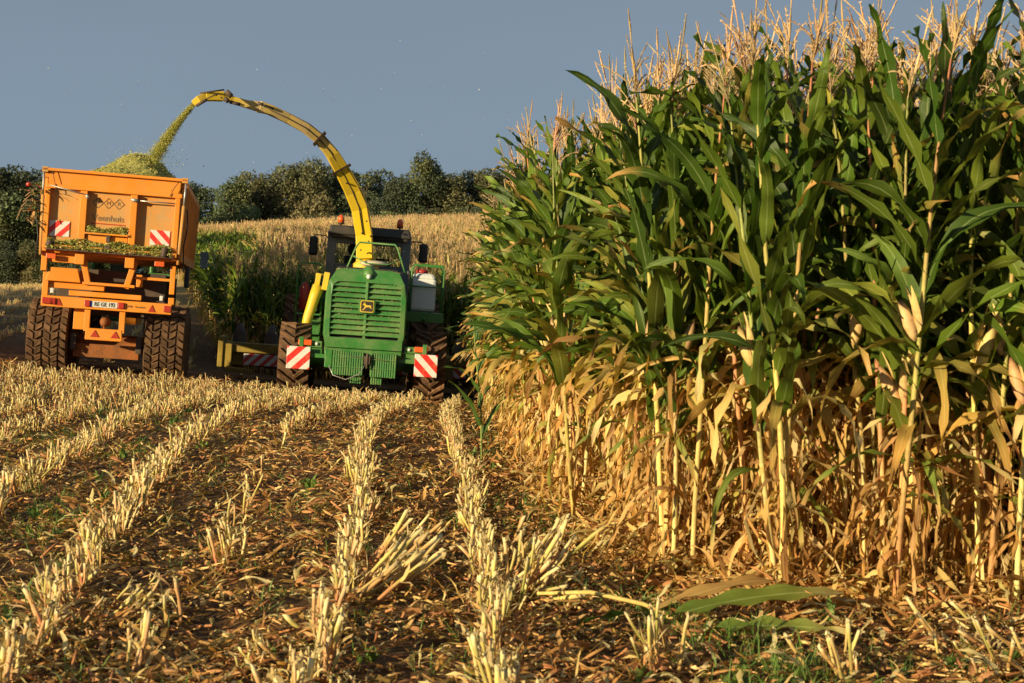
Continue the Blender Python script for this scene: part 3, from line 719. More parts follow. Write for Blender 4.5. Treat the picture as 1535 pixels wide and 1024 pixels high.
# ------------------------------------------------------------------ silage trailer
TR = empty('silage_trailer', (-7.22*1.05, 31.5, -.08), (R(-.6), R(4.3), R(8.6))); TR.scale = (1.05,)*3
tag(TR, 'dusty orange farm trailer with high tailgate heaped with chopped maize', 'trailer')
ZB, ZT = 2.2, 3.57      # tailgate bottom and top
Lb = 7.1
def body(m):
    wb, wt = 1.15, 1.20
    for s in (-1, 1):
        m.add([(s*wb, .08, ZB), (s*wb, Lb, ZB), (s*wt, Lb, ZT-.02), (s*wt, .08, ZT-.02), (s*(wb-.05), .08, ZB), (s*(wb-.05), Lb, ZB), (s*(wt-.05), Lb, ZT-.02), (s*(wt-.05), .08, ZT-.02)],
              [(0, 1, 2, 3), (7, 6, 5, 4), (3, 2, 6, 7), (0, 3, 7, 4), (1, 5, 6, 2), (0, 4, 5, 1)], ATT)
        for i in range(10):
            y = .35+i*.70
            m.add([(s*wb, y, ZB-.05), (s*(wb+.07), y, ZB-.05), (s*(wb+.07), y+.09, ZB-.05), (s*wb, y+.09, ZB-.05), (s*wt, y, ZT-.1), (s*(wt+.06), y, ZT-.1), (s*(wt+.06), y+.09, ZT-.1), (s*wt, y+.09, ZT-.1)],
                  [(0, 3, 2, 1), (4, 5, 6, 7), (0, 1, 5, 4), (1, 2, 6, 5), (2, 3, 7, 6), (3, 0, 4, 7)], ATT)
        m.box((s*1.19, Lb/2+.05, ZT-.07), (.11, Lb, .12), ATT); m.box((s*1.16, Lb/2+.05, ZB+.02), (.12, Lb, .16), ATT)
    m.box((0, Lb-.02, (ZB+ZT)/2+.05), (2.3, .06, ZT-ZB), ATT); m.box((0, Lb/2, ZB-.03), (2.2, Lb, .07), ATT)
part('body', M['orange'], TR, body)
def gate(m):
    h = ZT-ZB
    m.box((0, .03, ZB+h*.42), (2.26, .04, h*.82), ATT, top=(1.03, 1))
part('tailgate', M['orange_dusty'], TR, gate)
TG = empty('tailgate_frame', (0, 0, 0)); TG.parent = TR
def upper(m):
    m.box((0, .0, ZT-.13), (2.26, .05, .25), ATT); m.box((0.0, -.04, ZT+.005), (2.50, .12, .05), ATT)
part('upper_board', M['orange'], TR, upper)
bpy.data.objects.remove(TG)
def frame(m):
    m.box((0, -.035, ZT-.28), (2.34, .10, .075), ATT)
    for x in (-.51, .35): m.box((x, -.05, ZB+.53), (.115, .12, 1.03), ATT)
    for x in (-1.13, 1.10): m.box((x, -.04, ZB+.50), (.085, .11, 1.10), ATT)
    m.box((0, -.07, ZB+.035), (2.30, .20, .07), ATT)
part('tailgate_rib', M['orange'], TR, frame, label='orange box-section ribs framing the tailgate')
def flap(m):
    m.box((-.08, -.03, ZB+.20), (.72, .07, .19), ATT); m.box((-.08, -.09, ZB+.315), (.75, .13, .03), ATT)
fl = part('discharge_flap', M['orange'], TR, flap)
part('flap_latch', M['darksteel'], fl, lambda m: (m.box((-.05, -.09, ZB+.24), (.07, .08, .13), ATT), m.box((-.05, -.14, ZB+.06), (.10, .08, .12), ATT)))
part('latch', M['darksteel'], TR, lambda m: (m.tube([(-1.05, -.17, ZB+.04), (-1.02, -.17, ZB+.14)], [.07, .05], 8, ATT), m.tube([(.92, -.17, ZB+.0), (.94, -.17, ZB+.16)], [.07, .05], 8, ATT), m.box((0, -.168, ZB-.005), (2.2, .02, .035), ATT)))
# warning panels
for s, mm, x, z in ((-1, 'stripeLb', -.90, ZB+.36), (1, 'stripeRb', .83, ZB+.33)):
    o = MB().box((0, 0, 0), (.34, .008, .27), ATT).build('warning_panel', M[mm], TR); o.location = (x, -.004, z)
# maker's lettering: three diamonds V M R and the name below
for i, ch in enumerate('VMR'):
    x = -.27+i*.18; z = ZB+.865
    dm = MB()
    for (a, b) in (((-.09, 0), (0, .09)), ((0, .09), (.09, 0)), ((.09, 0), (0, -.09)), ((0, -.09), (-.09, 0))):
        dm.tube([(a[0], 0, a[1]), (b[0], 0, b[1])], .006, 4, ATT)
    o = dm.build('emblem', M['ink'], TR); o.location = (x, .006, z)
    text(ch, .095, M['ink'], TR, (x, .006, z))
text('Veenhuis', .15, M['ink'], TR, (-.08, .006, ZB+.60), bold=.002, sx=1.0)
part('decal', M['lampred'], TR, lambda m: m.box((-.08, .008, ZB+.50), (.60, .004, .018), ATT), 0)
# side rams, ropes
for s in (-1, 1):
    def ram(m, s=s):
        x = s*1.22
        m.tube([(x, -.06, ZT-.02), (x-.01*s, -.07, ZT-.50)], .020, 8, ATT)
    part('ram_rod', M['steel'], TR, ram, 0)
    part('ram_cylinder', M['orange_dusty'], TR, lambda m, s=s: (m.tube([(s*1.21, -.07, ZT-.45), (s*1.18, -.07, ZB-.12)], .032, 10, ATT), m.box((s*1.20, -.02, ZT-.0), (.10, .16, .09), ATT)), 0)
    part('hose', M['black'], TR, lambda m, s=s: m.tube([(s*1.27, -.02, ZT-.5), (s*1.30, -.03, ZT-.8), (s*1.25, -.02, ZB+.2), (s*1.28, 0, ZB-.25)], .014, 6, ATT), 0)
part('locking_rod', M['steel'], TR, lambda m: (m.tube([(-1.1, -.10, ZB+1.10), (-.47, -.12, ZB+.98)], .012, 6, ATT), m.tube([(-.47, -.12, ZB+.98), (-.43, -.13, ZB+.92)], .03, 6, ATT)), 0)
part('locking_rod', M['steel'], TR, lambda m: (m.tube([(1.05, -.10, ZB+.95), (.38, -.12, ZB+.95)], .012, 6, ATT), m.tube([(.30, -.12, ZB+.96), (.42, -.13, ZB+.94)], .035, 6, ATT)), 0)
part('rope', M['darksteel'], TR, lambda m: (m.tube([(-1.08, -.09, ZT), (-1.03, -.1, ZT-.18), (-.98, -.1, ZT-.38)], .007, 5, ATT), m.tube([(1.1, -.09, ZT-.03), (1.02, -.1, ZT-.15), (.96, -.1, ZT-.3)], .007, 5, ATT)), 0)
# underframe
def under(m):
    for x in (-.52, .34): m.box((x, .03, ZB-.14), (.16, .14, .20), ATT)
    m.box((-1.12, .04, ZB-.22), (.10, .12, .34), ATT); m.box((1.10, .06, ZB-.40), (.09, .12, .5), ATT)
    m.box((-.80, .10, ZB-.17), (.50, .12, .12), ATT, top=(.85, 1))
    m.box((-.78, .10, ZB-.44), (.60, .14, .24), ATT, top=(.78, 1))
    m.box((-.42, .16, ZB-.34), (.10, .16, .50), ATT, rot=(0, R(-14), 0)); m.box((.36, .16, ZB-.36), (.10, .16, .50), ATT, rot=(0, R(14), 0))
    m.box((-.55, .2, ZB-.62), (.95, .16, .12), ATT); m.box((-1.08, .12, ZB-.62), (.10, .14, .42), ATT)
    m.box((-.05, .18, ZB-.75), (1.25, .14, .09), ATT); m.box((.0, .1, ZB-.56), (.9, .1, .05), ATT)
    m.box((.74, .3, ZB-.40), (.62, .1, .05), ATT); m.box((1.10, .1, ZB-.78), (.10, .12, .14), ATT)
    for s in (-1, 1): m.box((s*.45, 3.2, 1.32), (.14, 5.8, .28), ATT); m.box((s*.5, 3.2, 1.75), (.10, 5.6, .22), ATT)
    m.box((0, 6.6, 1.0), (.3, 2.0, .25), ATT)
part('chassis', M['orange'], TR, under)
part('bumper', M['orange'], TR, lambda m: m.box((0, -.02, 1.285), (2.24, .10, .19), ATT))
def hitch(m):
    for x in (-.32, .28): m.box((x, .03, 1.03), (.10, .10, .46), ATT)
    m.box((-.02, .02, .765), (.64, .10, .19), ATT, top=(.96, 1)); m.box((-.02, .0, .665), (.62, .16, .02), ATT)
    m.box((-.47, .2, 1.0), (.20, .1, .36), ATT)
part('hitch_frame', M['orange'], TR, hitch)
for x in (-.17, .18): part('reflector', M['lampred'], TR, lambda m, x=x: m.prism([(x-.075, .71), (x+.075, .71), (x, .83)], -.045, -.03, ATT), 0)
for x in (-.82, .78): part('reflector', M['lampred'], TR, lambda m, x=x: m.prism([(x-.06, 1.22), (x+.06, 1.22), (x, 1.34)], -.085, -.071, ATT), 0)
part('air_tank', M['rustorange'], TR, lambda m: (m.lathe([(0.0, -.2), (.05, -.19), (.085, -.14), (.09, .2), (.03, .28)], 16, ATT, 0, 'y', (-.03, .25, .98)), m.tube([(-.03, .1, .9), (-.03, .06, .78)], .02, 6, ATT)), 0)
for x, w_ in ((-1.0, .2), (-1.0, .1), (1.05, .13), (-.33, .1), (.25, .11)):
    part('tail_light', M['lampred'], TR, lambda m, x=x, w_=w_: m.box((x+(.08 if w_ == .1 and x < -.9 else 0), -.09, 1.29), (w_, .05, .11), ATT), .01)
# number plate
part('number_plate', M['white'], TR, lambda m: m.box((-.05, -.082, 1.285), (.47, .012, .105), ATT), .003)
pl_ = part('plate_band', M['blue'], TR, lambda m: m.box((-.265, -.09, 1.285), (.036, .006, .10), ATT), 0)
text('RE GE 192', .098, M['plateink'], TR, (-.03, -.091, 1.285), bold=.002, sx=.84)
# company script on the bumper
text('VMR', .055, M['ink'], TR, (.40, -.074, 1.285)); text('Veenhuis', .05, M['ink'], TR, (.58, -.074, 1.285))
def axle(m):
    for y in (.9, 2.35):
        m.tube([(-1.0, y, .64), (1.0, y, .64)], .075, 10, ATT); m.box((0, y, .50), (1.10, .2, .22), ATT)
    m.box((0, .55, .45), (1.15, .16, .24), ATT)
part('axle', M['rustorange'], TR, axle)
for y in (.8, 2.4, 3.8, 5.2): part('cross_member', M['darksteel'], TR, lambda m, y=y: m.box((0, y, 1.6), (1.9, .12, .6), ATT))
part('wheel_bracket', M['darksteel'], TR, lambda m: (m.box((-.57, .8, .6), (.10, .9, .3), ATT), m.box((.57, .8, .6), (.10, .9, .3), ATT), m.box((0, 1.2, 1.2), (1.2, .5, .25), ATT)))
for y in (.9, 2.35):
    for s in (-1, 1): tyre(TR, (s*1.02, y, .63), .69, .70, 'block')
for x in (-.95, .93): part('work_lamp', M['white'], TR, lambda m, x=x: m.box((x, .0, 1.47), (.06, .05, .09), ATT), .01)
for x in (-1.0, .86): part('side_marker', M['lamporange'], TR, lambda m, x=x: m.box((x, -.08, ZB-.13), (.17, .05, .09), ATT), .01)
part('mudguard', M['black'], TR, lambda m: (m.box((1.27, 2.0, 1.9), (.08, .5, .4), ATT),))
# chopped maize lying on the ledges of the tailgate
def chaffpile(m, x0, x1, y, z, n, hh=.07):
    for i in range(n):
        x = rng.uniform(x0, x1); k = rng.random()
        q = np.array((x, y+rng.normal(0, .03), z+k*hh*(.8+.25*math.sin(x*9)))); a = rng.normal(0, 1, (3, 3))*.014
        m.add(q+a, [(0, 1, 2)], jit([(.42, .40, .10), (.30, .33, .07), (.52, .44, .18), (.20, .22, .06)][rng.integers(4)], .2), 0, False, rng.normal(0, 1, (3, 3)))
cf = MB(); chaffpile(cf, -1.1, 1.06, -.165, ZB+.02, 2600, .05); chaffpile(cf, -1.08, 1.04, -.10, ZB+.07, 5200, .13); chaffpile(cf, -.42, .27, -.08, ZB+.33, 1800, .13)
for i in range(2): chaffpile(cf, -1.05, 1.05, -.02, ZB+.06, 500, .12)
o = cf.build('spilled_chop', M['chaff']); o.matrix_world = Matrix.LocRotScale(TR.location, TR.rotation_euler, TR.scale)
tag(o, 'greenish chopped maize spilled along the ledges of the orange tailgate', 'chopped maize', kind='stuff')
# heap of chopped maize in the body
hp = MB(); nx_, ny_ = 70, 110
X_, Y_ = np.meshgrid(np.linspace(-1.14, 1.14, nx_), np.linspace(.10, Lb-.1, ny_))
H_ = ZT-.12+.60*np.exp(-np.where(X_ < .34, ((X_-.34)/.80)**2, ((X_-.34)/.60)**2)-((Y_-1.7)/1.2)**2)+.10*np.exp(-((X_+.1)/1.0)**2-((Y_-2.8)/2.2)**2)
H_ += .02*np.sin(X_*9+Y_*5)+.015*np.sin(X_*21-Y_*17)+rng.normal(0, .012, X_.shape)
H_ = np.minimum(H_, ZT+.02+1.2*(1.16-abs(X_))+.0)
I = (np.arange(ny_-1)[:, None]*nx_+np.arange(nx_-1)[None]).ravel()
hp.add(np.stack([X_.ravel(), Y_.ravel(), H_.ravel()], 1), np.stack([I, I+1, I+nx_+1, I+nx_], 1), (.40, .38, .12), 0, True, np.stack([X_.ravel()*3, Y_.ravel()*3, H_.ravel()*3], 1))
n = 45000; fi = rng.integers(0, nx_, n); fj = rng.integers(0, ny_, n); q = np.stack([X_[fj, fi], Y_[fj, fi], H_[fj, fi]], 1)+rng.normal(0, .014, (n, 3))
a = rng.normal(0, 1, (n, 3, 3))*.011; V = (q[:, None]+a).reshape(-1, 3)
pal = np.array([(.62, .55, .18), (.46, .46, .13), (.70, .62, .28), (.32, .34, .09), (.55, .50, .15)])[rng.integers(0, 5, n)]*rng.uniform(.7, 1.25, (n, 1))
hp.add(V, np.arange(3*n).reshape(-1, 3), np.repeat(pal, 3, axis=0), 0, False, rng.normal(0, 1, (3*n, 3)))
o = hp.build('silage_heap', M['chaff']); o.matrix_world = Matrix.LocRotScale(TR.location, TR.rotation_euler, TR.scale)
tag(o, 'yellow green heap of chopped maize piled above the rim of the orange trailer', 'chopped maize', kind='stuff')
# torn maize plants hooked on the left corner of the trailer
tw = MB()
for i in range(34):
    b = np.array((-1.27, -.05, ZT-.45))+np.array((rng.normal(-.06, .10), rng.normal(0, .06), rng.uniform(-.55, .15)))
    c1 = jit([(.16, .18, .05), (.40, .22, .08), (.12, .16, .04), (.45, .30, .14), (.25, .09, .04)][rng.integers(5)], .3)
    leaf(tw, b, rng.uniform(0, 6.28), rng.uniform(.12, .32), rng.uniform(.03, .06), R(rng.uniform(-30, 70)), rng.uniform(1, 2.5), c1, jit(c1, .3), 5, rng.normal(0, 1), .01, 0, 1, .4, .4, 0)
for i in range(5): tw.tube([(-1.25, -.06, ZT-.4-.08*i), (-1.36-.05*i, -.1, ZT-.36-.1*i), (-1.5-.03*i, -.12, ZT-.5-.1*i)], .008, 5, (.35, .2, .1), 1)
o = tw.build('torn_leaves', SM[::-1]); o.matrix_world = Matrix.LocRotScale(TR.location, TR.rotation_euler, TR.scale)
tag(o, 'tangle of torn maize leaves caught on the upper left corner of the orange trailer', 'leaves')
part('marker_lamp', M['lampred'], TR, lambda m: m.lathe([(.02, -.03), (.045, -.01), (.045, .03), (.02, .05)], 12, ATT, 0, 'z', (-1.46, -.1, ZT-.30)), 0)
part('lamp_arm', M['darksteel'], TR, lambda m: m.tube([(-1.2, -.04, ZT-.34), (-1.46, -.1, ZT-.32)], .012, 6, ATT), 0)

# ------------------------------------------------------------------ tractor pulling the trailer (hidden behind it but for a mirror)
TT = empty('tractor', (-9.75, 42.0, .0), (R(-.6), R(4), R(9)))
tag(TT, 'green tractor almost hidden in front of the orange trailer with one mirror showing', 'tractor')
part('hood', M['green'], TT, lambda m: (m.box((0, 2.2, 1.55), (.85, 2.3, .85), ATT, top=(.85, .97)), m.box((0, 1.4, 1.0), (.7, 3.2, .5), ATT)), .05)
part('cab', M['green'], TT, lambda m: (m.box((0, .1, 1.3), (1.5, 1.5, .5), ATT), *[m.box((sx*.75, .1+sy*.72, 2.15), (.08, .08, 1.3), ATT) for sx in (-1, 1) for sy in (-1, 1)]), .03)
part('roof', M['green'], TT, lambda m: m.box((0, .1, 2.85), (1.75, 1.75, .18), ATT, top=(.9, .9)), .05)
for y in (-.62, .82): part('window', M['glass'], TT, lambda m, y=y: m.box((0, y, 2.15), (1.4, .01, 1.2), ATT), 0)
part('seat', M['black'], TT, lambda m: (m.box((0, 0, 1.7), (.5, .5, .15), ATT), m.box((0, -.25, 2.05), (.5, .12, .65), ATT)), .04)
for x in (-.95, .95): part('fender', M['green'], TT, lambda m, x=x: m.box((x, -.1, 1.95), (.55, 1.2, .08), ATT), .03)
part('mirror', M['grey'], TT, lambda m: (m.tube([(.8, .7, 2.55), (1.9, .7, 2.55)], .02, 6, ATT), m.box((1.97, .7, 2.42), (.20, .07, .42), ATT)), .02)
for s in (-1, 1):
    tyre(TT, (s*.98, -.1, .92), .92, .62, 'lug'); tyre(TT, (s*.92, 2.7, .68), .68, .5, 'lug')

# ------------------------------------------------------------------ forage harvester
HV = empty('forage_harvester', (-3.05*.96, 34.1*.96, -.51), (0, R(4.0), R(5.2))); HV.scale = (.96,)*3
tag(HV, 'green and yellow self propelled forage harvester seen from behind, spout raised to the left', 'forage harvester')
HM = Matrix.LocRotScale(HV.location, HV.rotation_euler, HV.scale); HMi = HM.inverted()
def hl(px, py, D): return np.array(HMi @ W(px, py, D*.96))
YR = -.9                                             # rear face of the engine hood
outl = [(x*.93, z) for x, z in [(-.80, 1.0), (.80, 1.0), (.86, 1.25), (.855, 2.0), (.80, 2.28), (.66, 2.50), (.50, 2.54), (-.50, 2.54), (-.66, 2.50), (-.80, 2.28), (-.855, 2.0), (-.86, 1.25)]]
def hood(m):
    # ring shaped rear face around the grille, then the sides running forward
    inn = [(x*.97, z) for x, z in [(-.68, 1.18), (.68, 1.18), (.70, 1.30), (.70, 2.0), (.68, 2.20), (.60, 2.27), (.5, 2.28), (-.5, 2.28), (-.60, 2.27), (-.68, 2.20), (-.70, 2.0), (-.70, 1.30)]]
    n = 12; yy = lambda z: YR+.02+max(0, z-2.25)*.55+(z-1.)*.06
    V = [(x*.97, yy(z), z*1.0) for x, z in outl]+[(x, yy(z)-.005, z) for x, z in inn]+[(x, YR+.10+(z-1)*.06, z) for x, z in inn]+[(x, YR+.12+max(0, z-2.25)*.5, z) for x, z in outl]+[(x, 1.9, z+.02) for x, z in outl]
    f = []
    for a, b in ((0, 1), (1, 2)):
        f += [(a*n+i, a*n+(i+1) % n, b*n+(i+1) % n, b*n+i) for i in range(n)]
    f += [(3*n+i, 3*n+(i+1) % n, (i+1) % n, i) for i in range(n)]+[(4*n+i, 4*n+(i+1) % n, 3*n+(i+1) % n, 3*n+i) for i in range(n)]
    m.add(V, f, ATT); m.box((0, YR+.05, 1.09), (1.5, .1, .20), ATT)
HD = part('hood', M['green'], HV, hood, .02)
part('grille_back', M['black'], HV, lambda m: m.box((0, YR+.20, 1.74), (1.42, .02, 1.14), ATT), 0)
def slats(m):
    for i in range(10):
        z = 1.25+i*.105
        m.add([(-.69, YR+.02+(z-1)*.06, z), (.69, YR+.02+(z-1)*.06, z), (.69, YR+.10+(z-1)*.06, z+.075), (-.69, YR+.10+(z-1)*.06, z+.075),
               (-.69, YR+.05+(z-1)*.06, z-.012), (.69, YR+.05+(z-1)*.06, z-.012), (.69, YR+.13+(z-1)*.06, z+.063), (-.69, YR+.13+(z-1)*.06, z+.063)],
              [(0, 1, 2, 3), (7, 6, 5, 4), (0, 4, 5, 1), (1, 5, 6, 2), (2, 6, 7, 3), (3, 7, 4, 0)], ATT)
    m.box((.0, YR+.10, 1.74), (.05, .06, 1.1), ATT)
part('grille', M['green_dusty'], HV, slats, .006)
# badge: dark rounded plate, yellow rim, yellow leaping deer
EB = empty('badge'); EB.parent = HV; EB.location = (.02, YR+.02, 1.82); EB.rotation_euler = (R(-3), 0, 0)
def rrect(hw, hh, r, n=5):
    P = []
    for cx, cz, a0 in ((hw-r, hh-r, 0), (-hw+r, hh-r, 90), (-hw+r, -hh+r, 180), (hw-r, -hh+r, 270)):
        P += [(cx+r*math.cos(R(a0+90*i/n)), cz+r*math.sin(R(a0+90*i/n))) for i in range(n+1)]
    return P[::-1]
part('badge_mount', M['green'], EB, lambda m: m.prism(rrect(.16, .13, .04), -.01, .10, ATT), .004)
part('badge_rim', M['yellow'], EB, lambda m: m.prism(rrect(.13, .115, .035), -.022, 0, ATT), 0)
part('badge_field', M['black'], EB, lambda m: m.prism(rrect(.115, .10, .03), -.028, -.01, ATT), 0)
deer = [(-.095, -.075), (-.075, -.062), (-.055, -.03), (-.045, -.01), (-.05, .012), (-.075, .022), (-.088, .028), (-.09, .038), (-.07, .045), (-.062, .052), (-.075, .066), (-.072, .085), (-.064, .066), (-.05, .062), (-.042, .078), (-.036, .076), (-.042, .056),
        (-.032, .045), (-.015, .028), (.02, .022), (.05, .026), (.07, .020), (.085, .032), (.084, .016), (.078, 0.0), (.088, -.018), (.1, -.04), (.094, -.05), (.075, -.03), (.055, -.018), (.03, -.012), (.0, -.016), (-.02, -.02), (-.035, -.04), (-.055, -.066), (-.08, -.085)]
part('deer_emblem', M['yellow'], EB, lambda m: m.prism([(x*.95, z*.95) for x, z in deer][::-1], -.034, -.024, ATT), 0)
bpy.data.objects.remove  # (badge children stay under the badge)
part('work_light', M['white'], HV, lambda m: m.lathe([(.0, -.05), (.04, -.04), (.05, 0), (.05, .08)], 14, ATT, 0, 'y', (.02, YR+.14, 2.40)), 0)
part('light_cowl', M['green'], HV, lambda m: m.tube([(.02, YR+.16, 2.41), (.02, YR+.4, 2.50), (.02, YR+.8, 2.55)], [.10, .13, .05], 12, ATT), 0)
# lower body, ribbed ballast weights, hitch
part('lower_body', M['green'], HV, lambda m: (m.box((0, YR+.22, .93), (1.5, .3, .16), ATT), m.box((-.66, YR+.05, .76), (.14, .14, .34), ATT), m.box((-.92, YR+.25, .86), (.26, .2, .24), ATT), m.box((.92, YR+.25, .86), (.26, .2, .24), ATT), m.box((0, 2.0, 1.3), (1.3, 4, .6), ATT), m.box((0, .6, .9), (.6, 2.2, .4), ATT)), .01)
for x0, x1, z0 in ((-.58, .02, .44), (.16, .66, .44)):
    def wts(m, x0=x0, x1=x1, z0=z0):
        n = int((x1-x0)/.045)
        for i in range(n):
            x = x0+(i+.5)*(x1-x0)/n; m.box((x, YR+.02, .63+.06), (.030, .20, .46), ATT)
        m.box(((x0+x1)/2, YR+.1, .69), (x1-x0, .14, .40), ATT)
        for z in (.62, .80): m.box(((x0+x1)/2, YR-.0, z), (x1-x0, .20, .012), ATT)
    part('ballast_weight', M['green_dusty'], HV, wts, .004)
part('lower_weight', M['green_dusty'], HV, lambda m: [m.box((x, YR+.12, .40), (.03, .16, .18), ATT) for x in (-.2, -.155, -.11, -.065, -.02, .20, .245, .29, .335, .38)], .004)
part('hitch', M['darksteel'], HV, lambda m: (m.box((.09, YR-.06, .78), (.12, .20, .16), ATT), m.tube([(.09, YR-.16, .92), (.09, YR-.16, .62)], .022, 8, ATT), m.tube([(-.5, YR-.06, .85), (.5, YR-.08, .79)], .018, 6, ATT)), .008)
part('hose', M['steel'], HV, lambda m: m.tube([(-.64, YR-.02, .62), (-.55, YR-.08, .45), (-.3, YR-.12, .38), (-.05, YR-.14, .50), (.06, YR-.12, .70)], .010, 6, ATT), 0)
for s in (-1, 1):
    part('light_bracket', M['green'], HV, lambda m, s=s: m.box((s*.98, YR+.14, 1.02), (.36, .10, .13), ATT), .01)
    part('tail_light', M['lamporange'], HV, lambda m, s=s: m.box((s*1.13, YR+.07, 1.045), (.26, .08, .11), ATT), .012)
    part('reverse_lamp', M['white'], HV, lambda m, s=s: m.lathe([(0, -.03), (.03, -.02), (.035, .03)], 12, ATT, 0, 'y', (s*.90, YR+.08, 1.03)), 0)
    o = MB().box((0, 0, 0), (.45, .015, .44), ATT).build('warning_panel', M['stripeL' if s < 0 else 'stripeR'], HV, .012); o.location = (s*1.24, YR-.0, .74)
    part('panel_arm', M['green'], HV, lambda m, s=s: (m.box((s*1.2, YR+.06, .9), (.08, .08, .5), ATT), m.box((s*.95, YR+.10, .8), (.5, .06, .08), ATT)), .005)
    tyre(HV, (s*1.34, .05, .68), .68, .60, 'lug'); tyre(HV, (s*1.36, 3.3, .95), .95, .70, 'lug')
    part('steering_axle', M['green'], HV, lambda m, s=s: m.tube([(0, .05, .66), (s*1.1, .05, .66)], .12, 10, ATT), 0)
# cab
YC = 2.35
part('cab', M['grey'], HV, lambda m: (*[m.box((s*.79, YC+.03, 2.72), (.20, .10, 1.25), ATT) for s in (-1, 1)], *[m.box((s*.82, YC+1.6, 2.72), (.10, .10, 1.25), ATT) for s in (-1, 1)],
     m.box((0, YC+.03, 3.20), (1.7, .08, .22), ATT), m.box((0, YC+.05, 2.36), (1.7, .10, .62), ATT), m.box((0, YC+.85, 1.95), (1.75, 1.7, .35), ATT), *[m.box((s*.84, YC+.85, 2.25), (.05, 1.6, .4), ATT) for s in (-1, 1)]), .02)
def roof(m):
    m.box((0, YC+.75, 3.37), (1.78, 2.0, .20), ATT, top=(.94, .94)); m.box((0, YC+.75, 3.24), (1.66, 1.9, .08), ATT)
part('cab_roof', M['black'], HV, roof, .05)
for nm, x, wd_ in (('rear_window', 0, 1.38),): part(nm, M['glass'], HV, lambda m: m.box((0, YC-.02, 2.88), (1.40, .01, .42), ATT), 0)
part('windscreen', M['glass'], HV, lambda m: m.box((0, YC+1.65, 2.7), (1.54, .01, 1.1), ATT), 0)
part('seat', M['black'], HV, lambda m: (m.box((-.3, YC+.7, 2.55), (.44, .14, .6), ATT), m.lathe([(.0, -.13), (.09, -.1), (.12, 0), (.09, .12), (0, .15)], 14, ATT, 0, 'z', (-.34, YC+.6, 2.98))), .05)
part('steering_column', M['black'], HV, lambda m: (m.box((.35, YC+1.1, 2.45), (.3, .3, .6), ATT), m.lathe([(.16, -.02), (.19, 0), (.16, .02)], 16, ATT, 0, 'z', (.3, YC+1.2, 2.82))), .02)
for s, zz in ((-1, 0), (1, 0)):
    bc = part('beacon', M['lamporange'], HV, lambda m, s=s: m.lathe([(.068, 0), (.07, .08), (.055, .14), (.02, .17)], 16, ATT, 0, 'z', (s*.63, YC+.1, 3.53)), 0)
    part('beacon_foot', M['black'], bc, lambda m, s=s: (m.lathe([(.07, 0), (.075, .03)], 14, ATT, 0, 'z', (s*.63, YC+.1, 3.50)), m.tube([(s*.63, YC+.1, 3.42), (s*.63, YC+.1, 3.51)], .02, 8, ATT)), 0)
    mi = part('mirror', M['black'], HV, lambda m, s=s: m.box((s*1.20, YC+.9, 3.02), (.20, .10, .42), ATT, top=(.9, 1)), .05)
    part('mirror_arm', M['darksteel'], mi, lambda m, s=s: m.tube([(s*.86, YC+1.0, 2.7), (s*.88, YC+.98, 3.18), (s*.94, YC+.95, 3.26), (s*1.16, YC+.92, 3.26), (s*1.20, YC+.9, 3.20)], .016, 6, ATT), 0)
# rail over the hood and pale dome under the spout
part('spout_guard', M['green_dusty'], HV, lambda m: (m.tube([(-.44, .6, 2.52), (-.26, .75, 3.02), (-.20, .78, 3.10), (.52, .78, 3.10), (.58, .75, 3.02), (.76, .6, 2.52)], .020, 6, ATT),
      m.tube([(-.33, .7, 2.82), (-.05, .55, 2.68), (.40, .55, 2.68), (.68, .7, 2.82)], .014, 6, ATT)), 0)
part('dome', M['cream'], HV, lambda m: m.lathe([(.0, .07), (.17, .06), (.27, .03), (.30, 0), (.2, -.05)], 24, ATT, 0, 'z', (.12, .9, 2.68)), 0)
part('engine_deck', M['black'], HV, lambda m: m.box((0, 1.2, 2.50), (1.2, 1.6, .16), ATT), .02)
# white additive tank with red cap, right side
tk = part('additive_tank', M['tank'], HV, lambda m: (m.box((1.15, 1.0, 2.12), (.54, .55, .68), ATT, top=(.96, .96)), m.box((1.15, 1.0, 2.50), (.52, .53, .12), ATT, top=(.75, .75))), .06)
part('cap', M['red'], tk, lambda m: m.lathe([(.12, 0), (.13, .05), (.10, .09)], 16, ATT, 0, 'z', (1.12, 1.0, 2.55)), 0)
part('tank_tray', M['green'], HV, lambda m: (m.box((1.20, 1.0, 1.66), (.80, .75, .20), ATT), m.lathe([(0, -.06), (.04, -.04), (.04, .02)], 10, ATT, 0, 'y', (1.2, .62, 1.62))), .01)
def rail(m, x0, x1, z0, z1, y):
    m.tube([(x0, y, z0), (x0, y, z1-.08), (x0+.08*(1 if x1 > x0 else -1), y, z1), (x1-.08*(1 if x1 > x0 else -1), y, z1), (x1, y, z1-.08), (x1, y, z0)], .022, 6, ATT)
    m.tube([(x0, y, (z0+z1)/2+.1), (x1, y, (z0+z1)/2+.1)], .018, 6, ATT)
part('railing', M['green'], HV, lambda m: (rail(m, .90, 1.56, 1.65, 2.72, .66), rail(m, .90, 1.56, 1.65, 2.72, 1.45), m.box((1.24, .66, 2.72), (.6, .04, .05), ATT), *[m.tube([(x, .66, 2.72), (x, 1.45, 2.72)], .02, 6, ATT) for x in (.95, 1.53)]), 0)
part('railing', M['green'], HV, lambda m: (rail(m, -1.45, -.92, 1.0, 2.62, 1.9), m.box((-1.18, 1.9, 1.55), (.5, .3, .03), ATT), m.box((-1.18, 1.9, 1.15), (.5, .3, .03), ATT)), 0)
part('step_box', M['green'], HV, lambda m: (m.box((-1.15, 2.1, 1.2), (.45, .3, .55), ATT),), .02)
part('fire_extinguisher', M['red'], HV, lambda m: m.lathe([(.0, 0), (.11, .02), (.11, .45), (.06, .55), (.03, .6)], 14, ATT, 0, 'z', (-1.28, 1.95, 1.62)), 0)
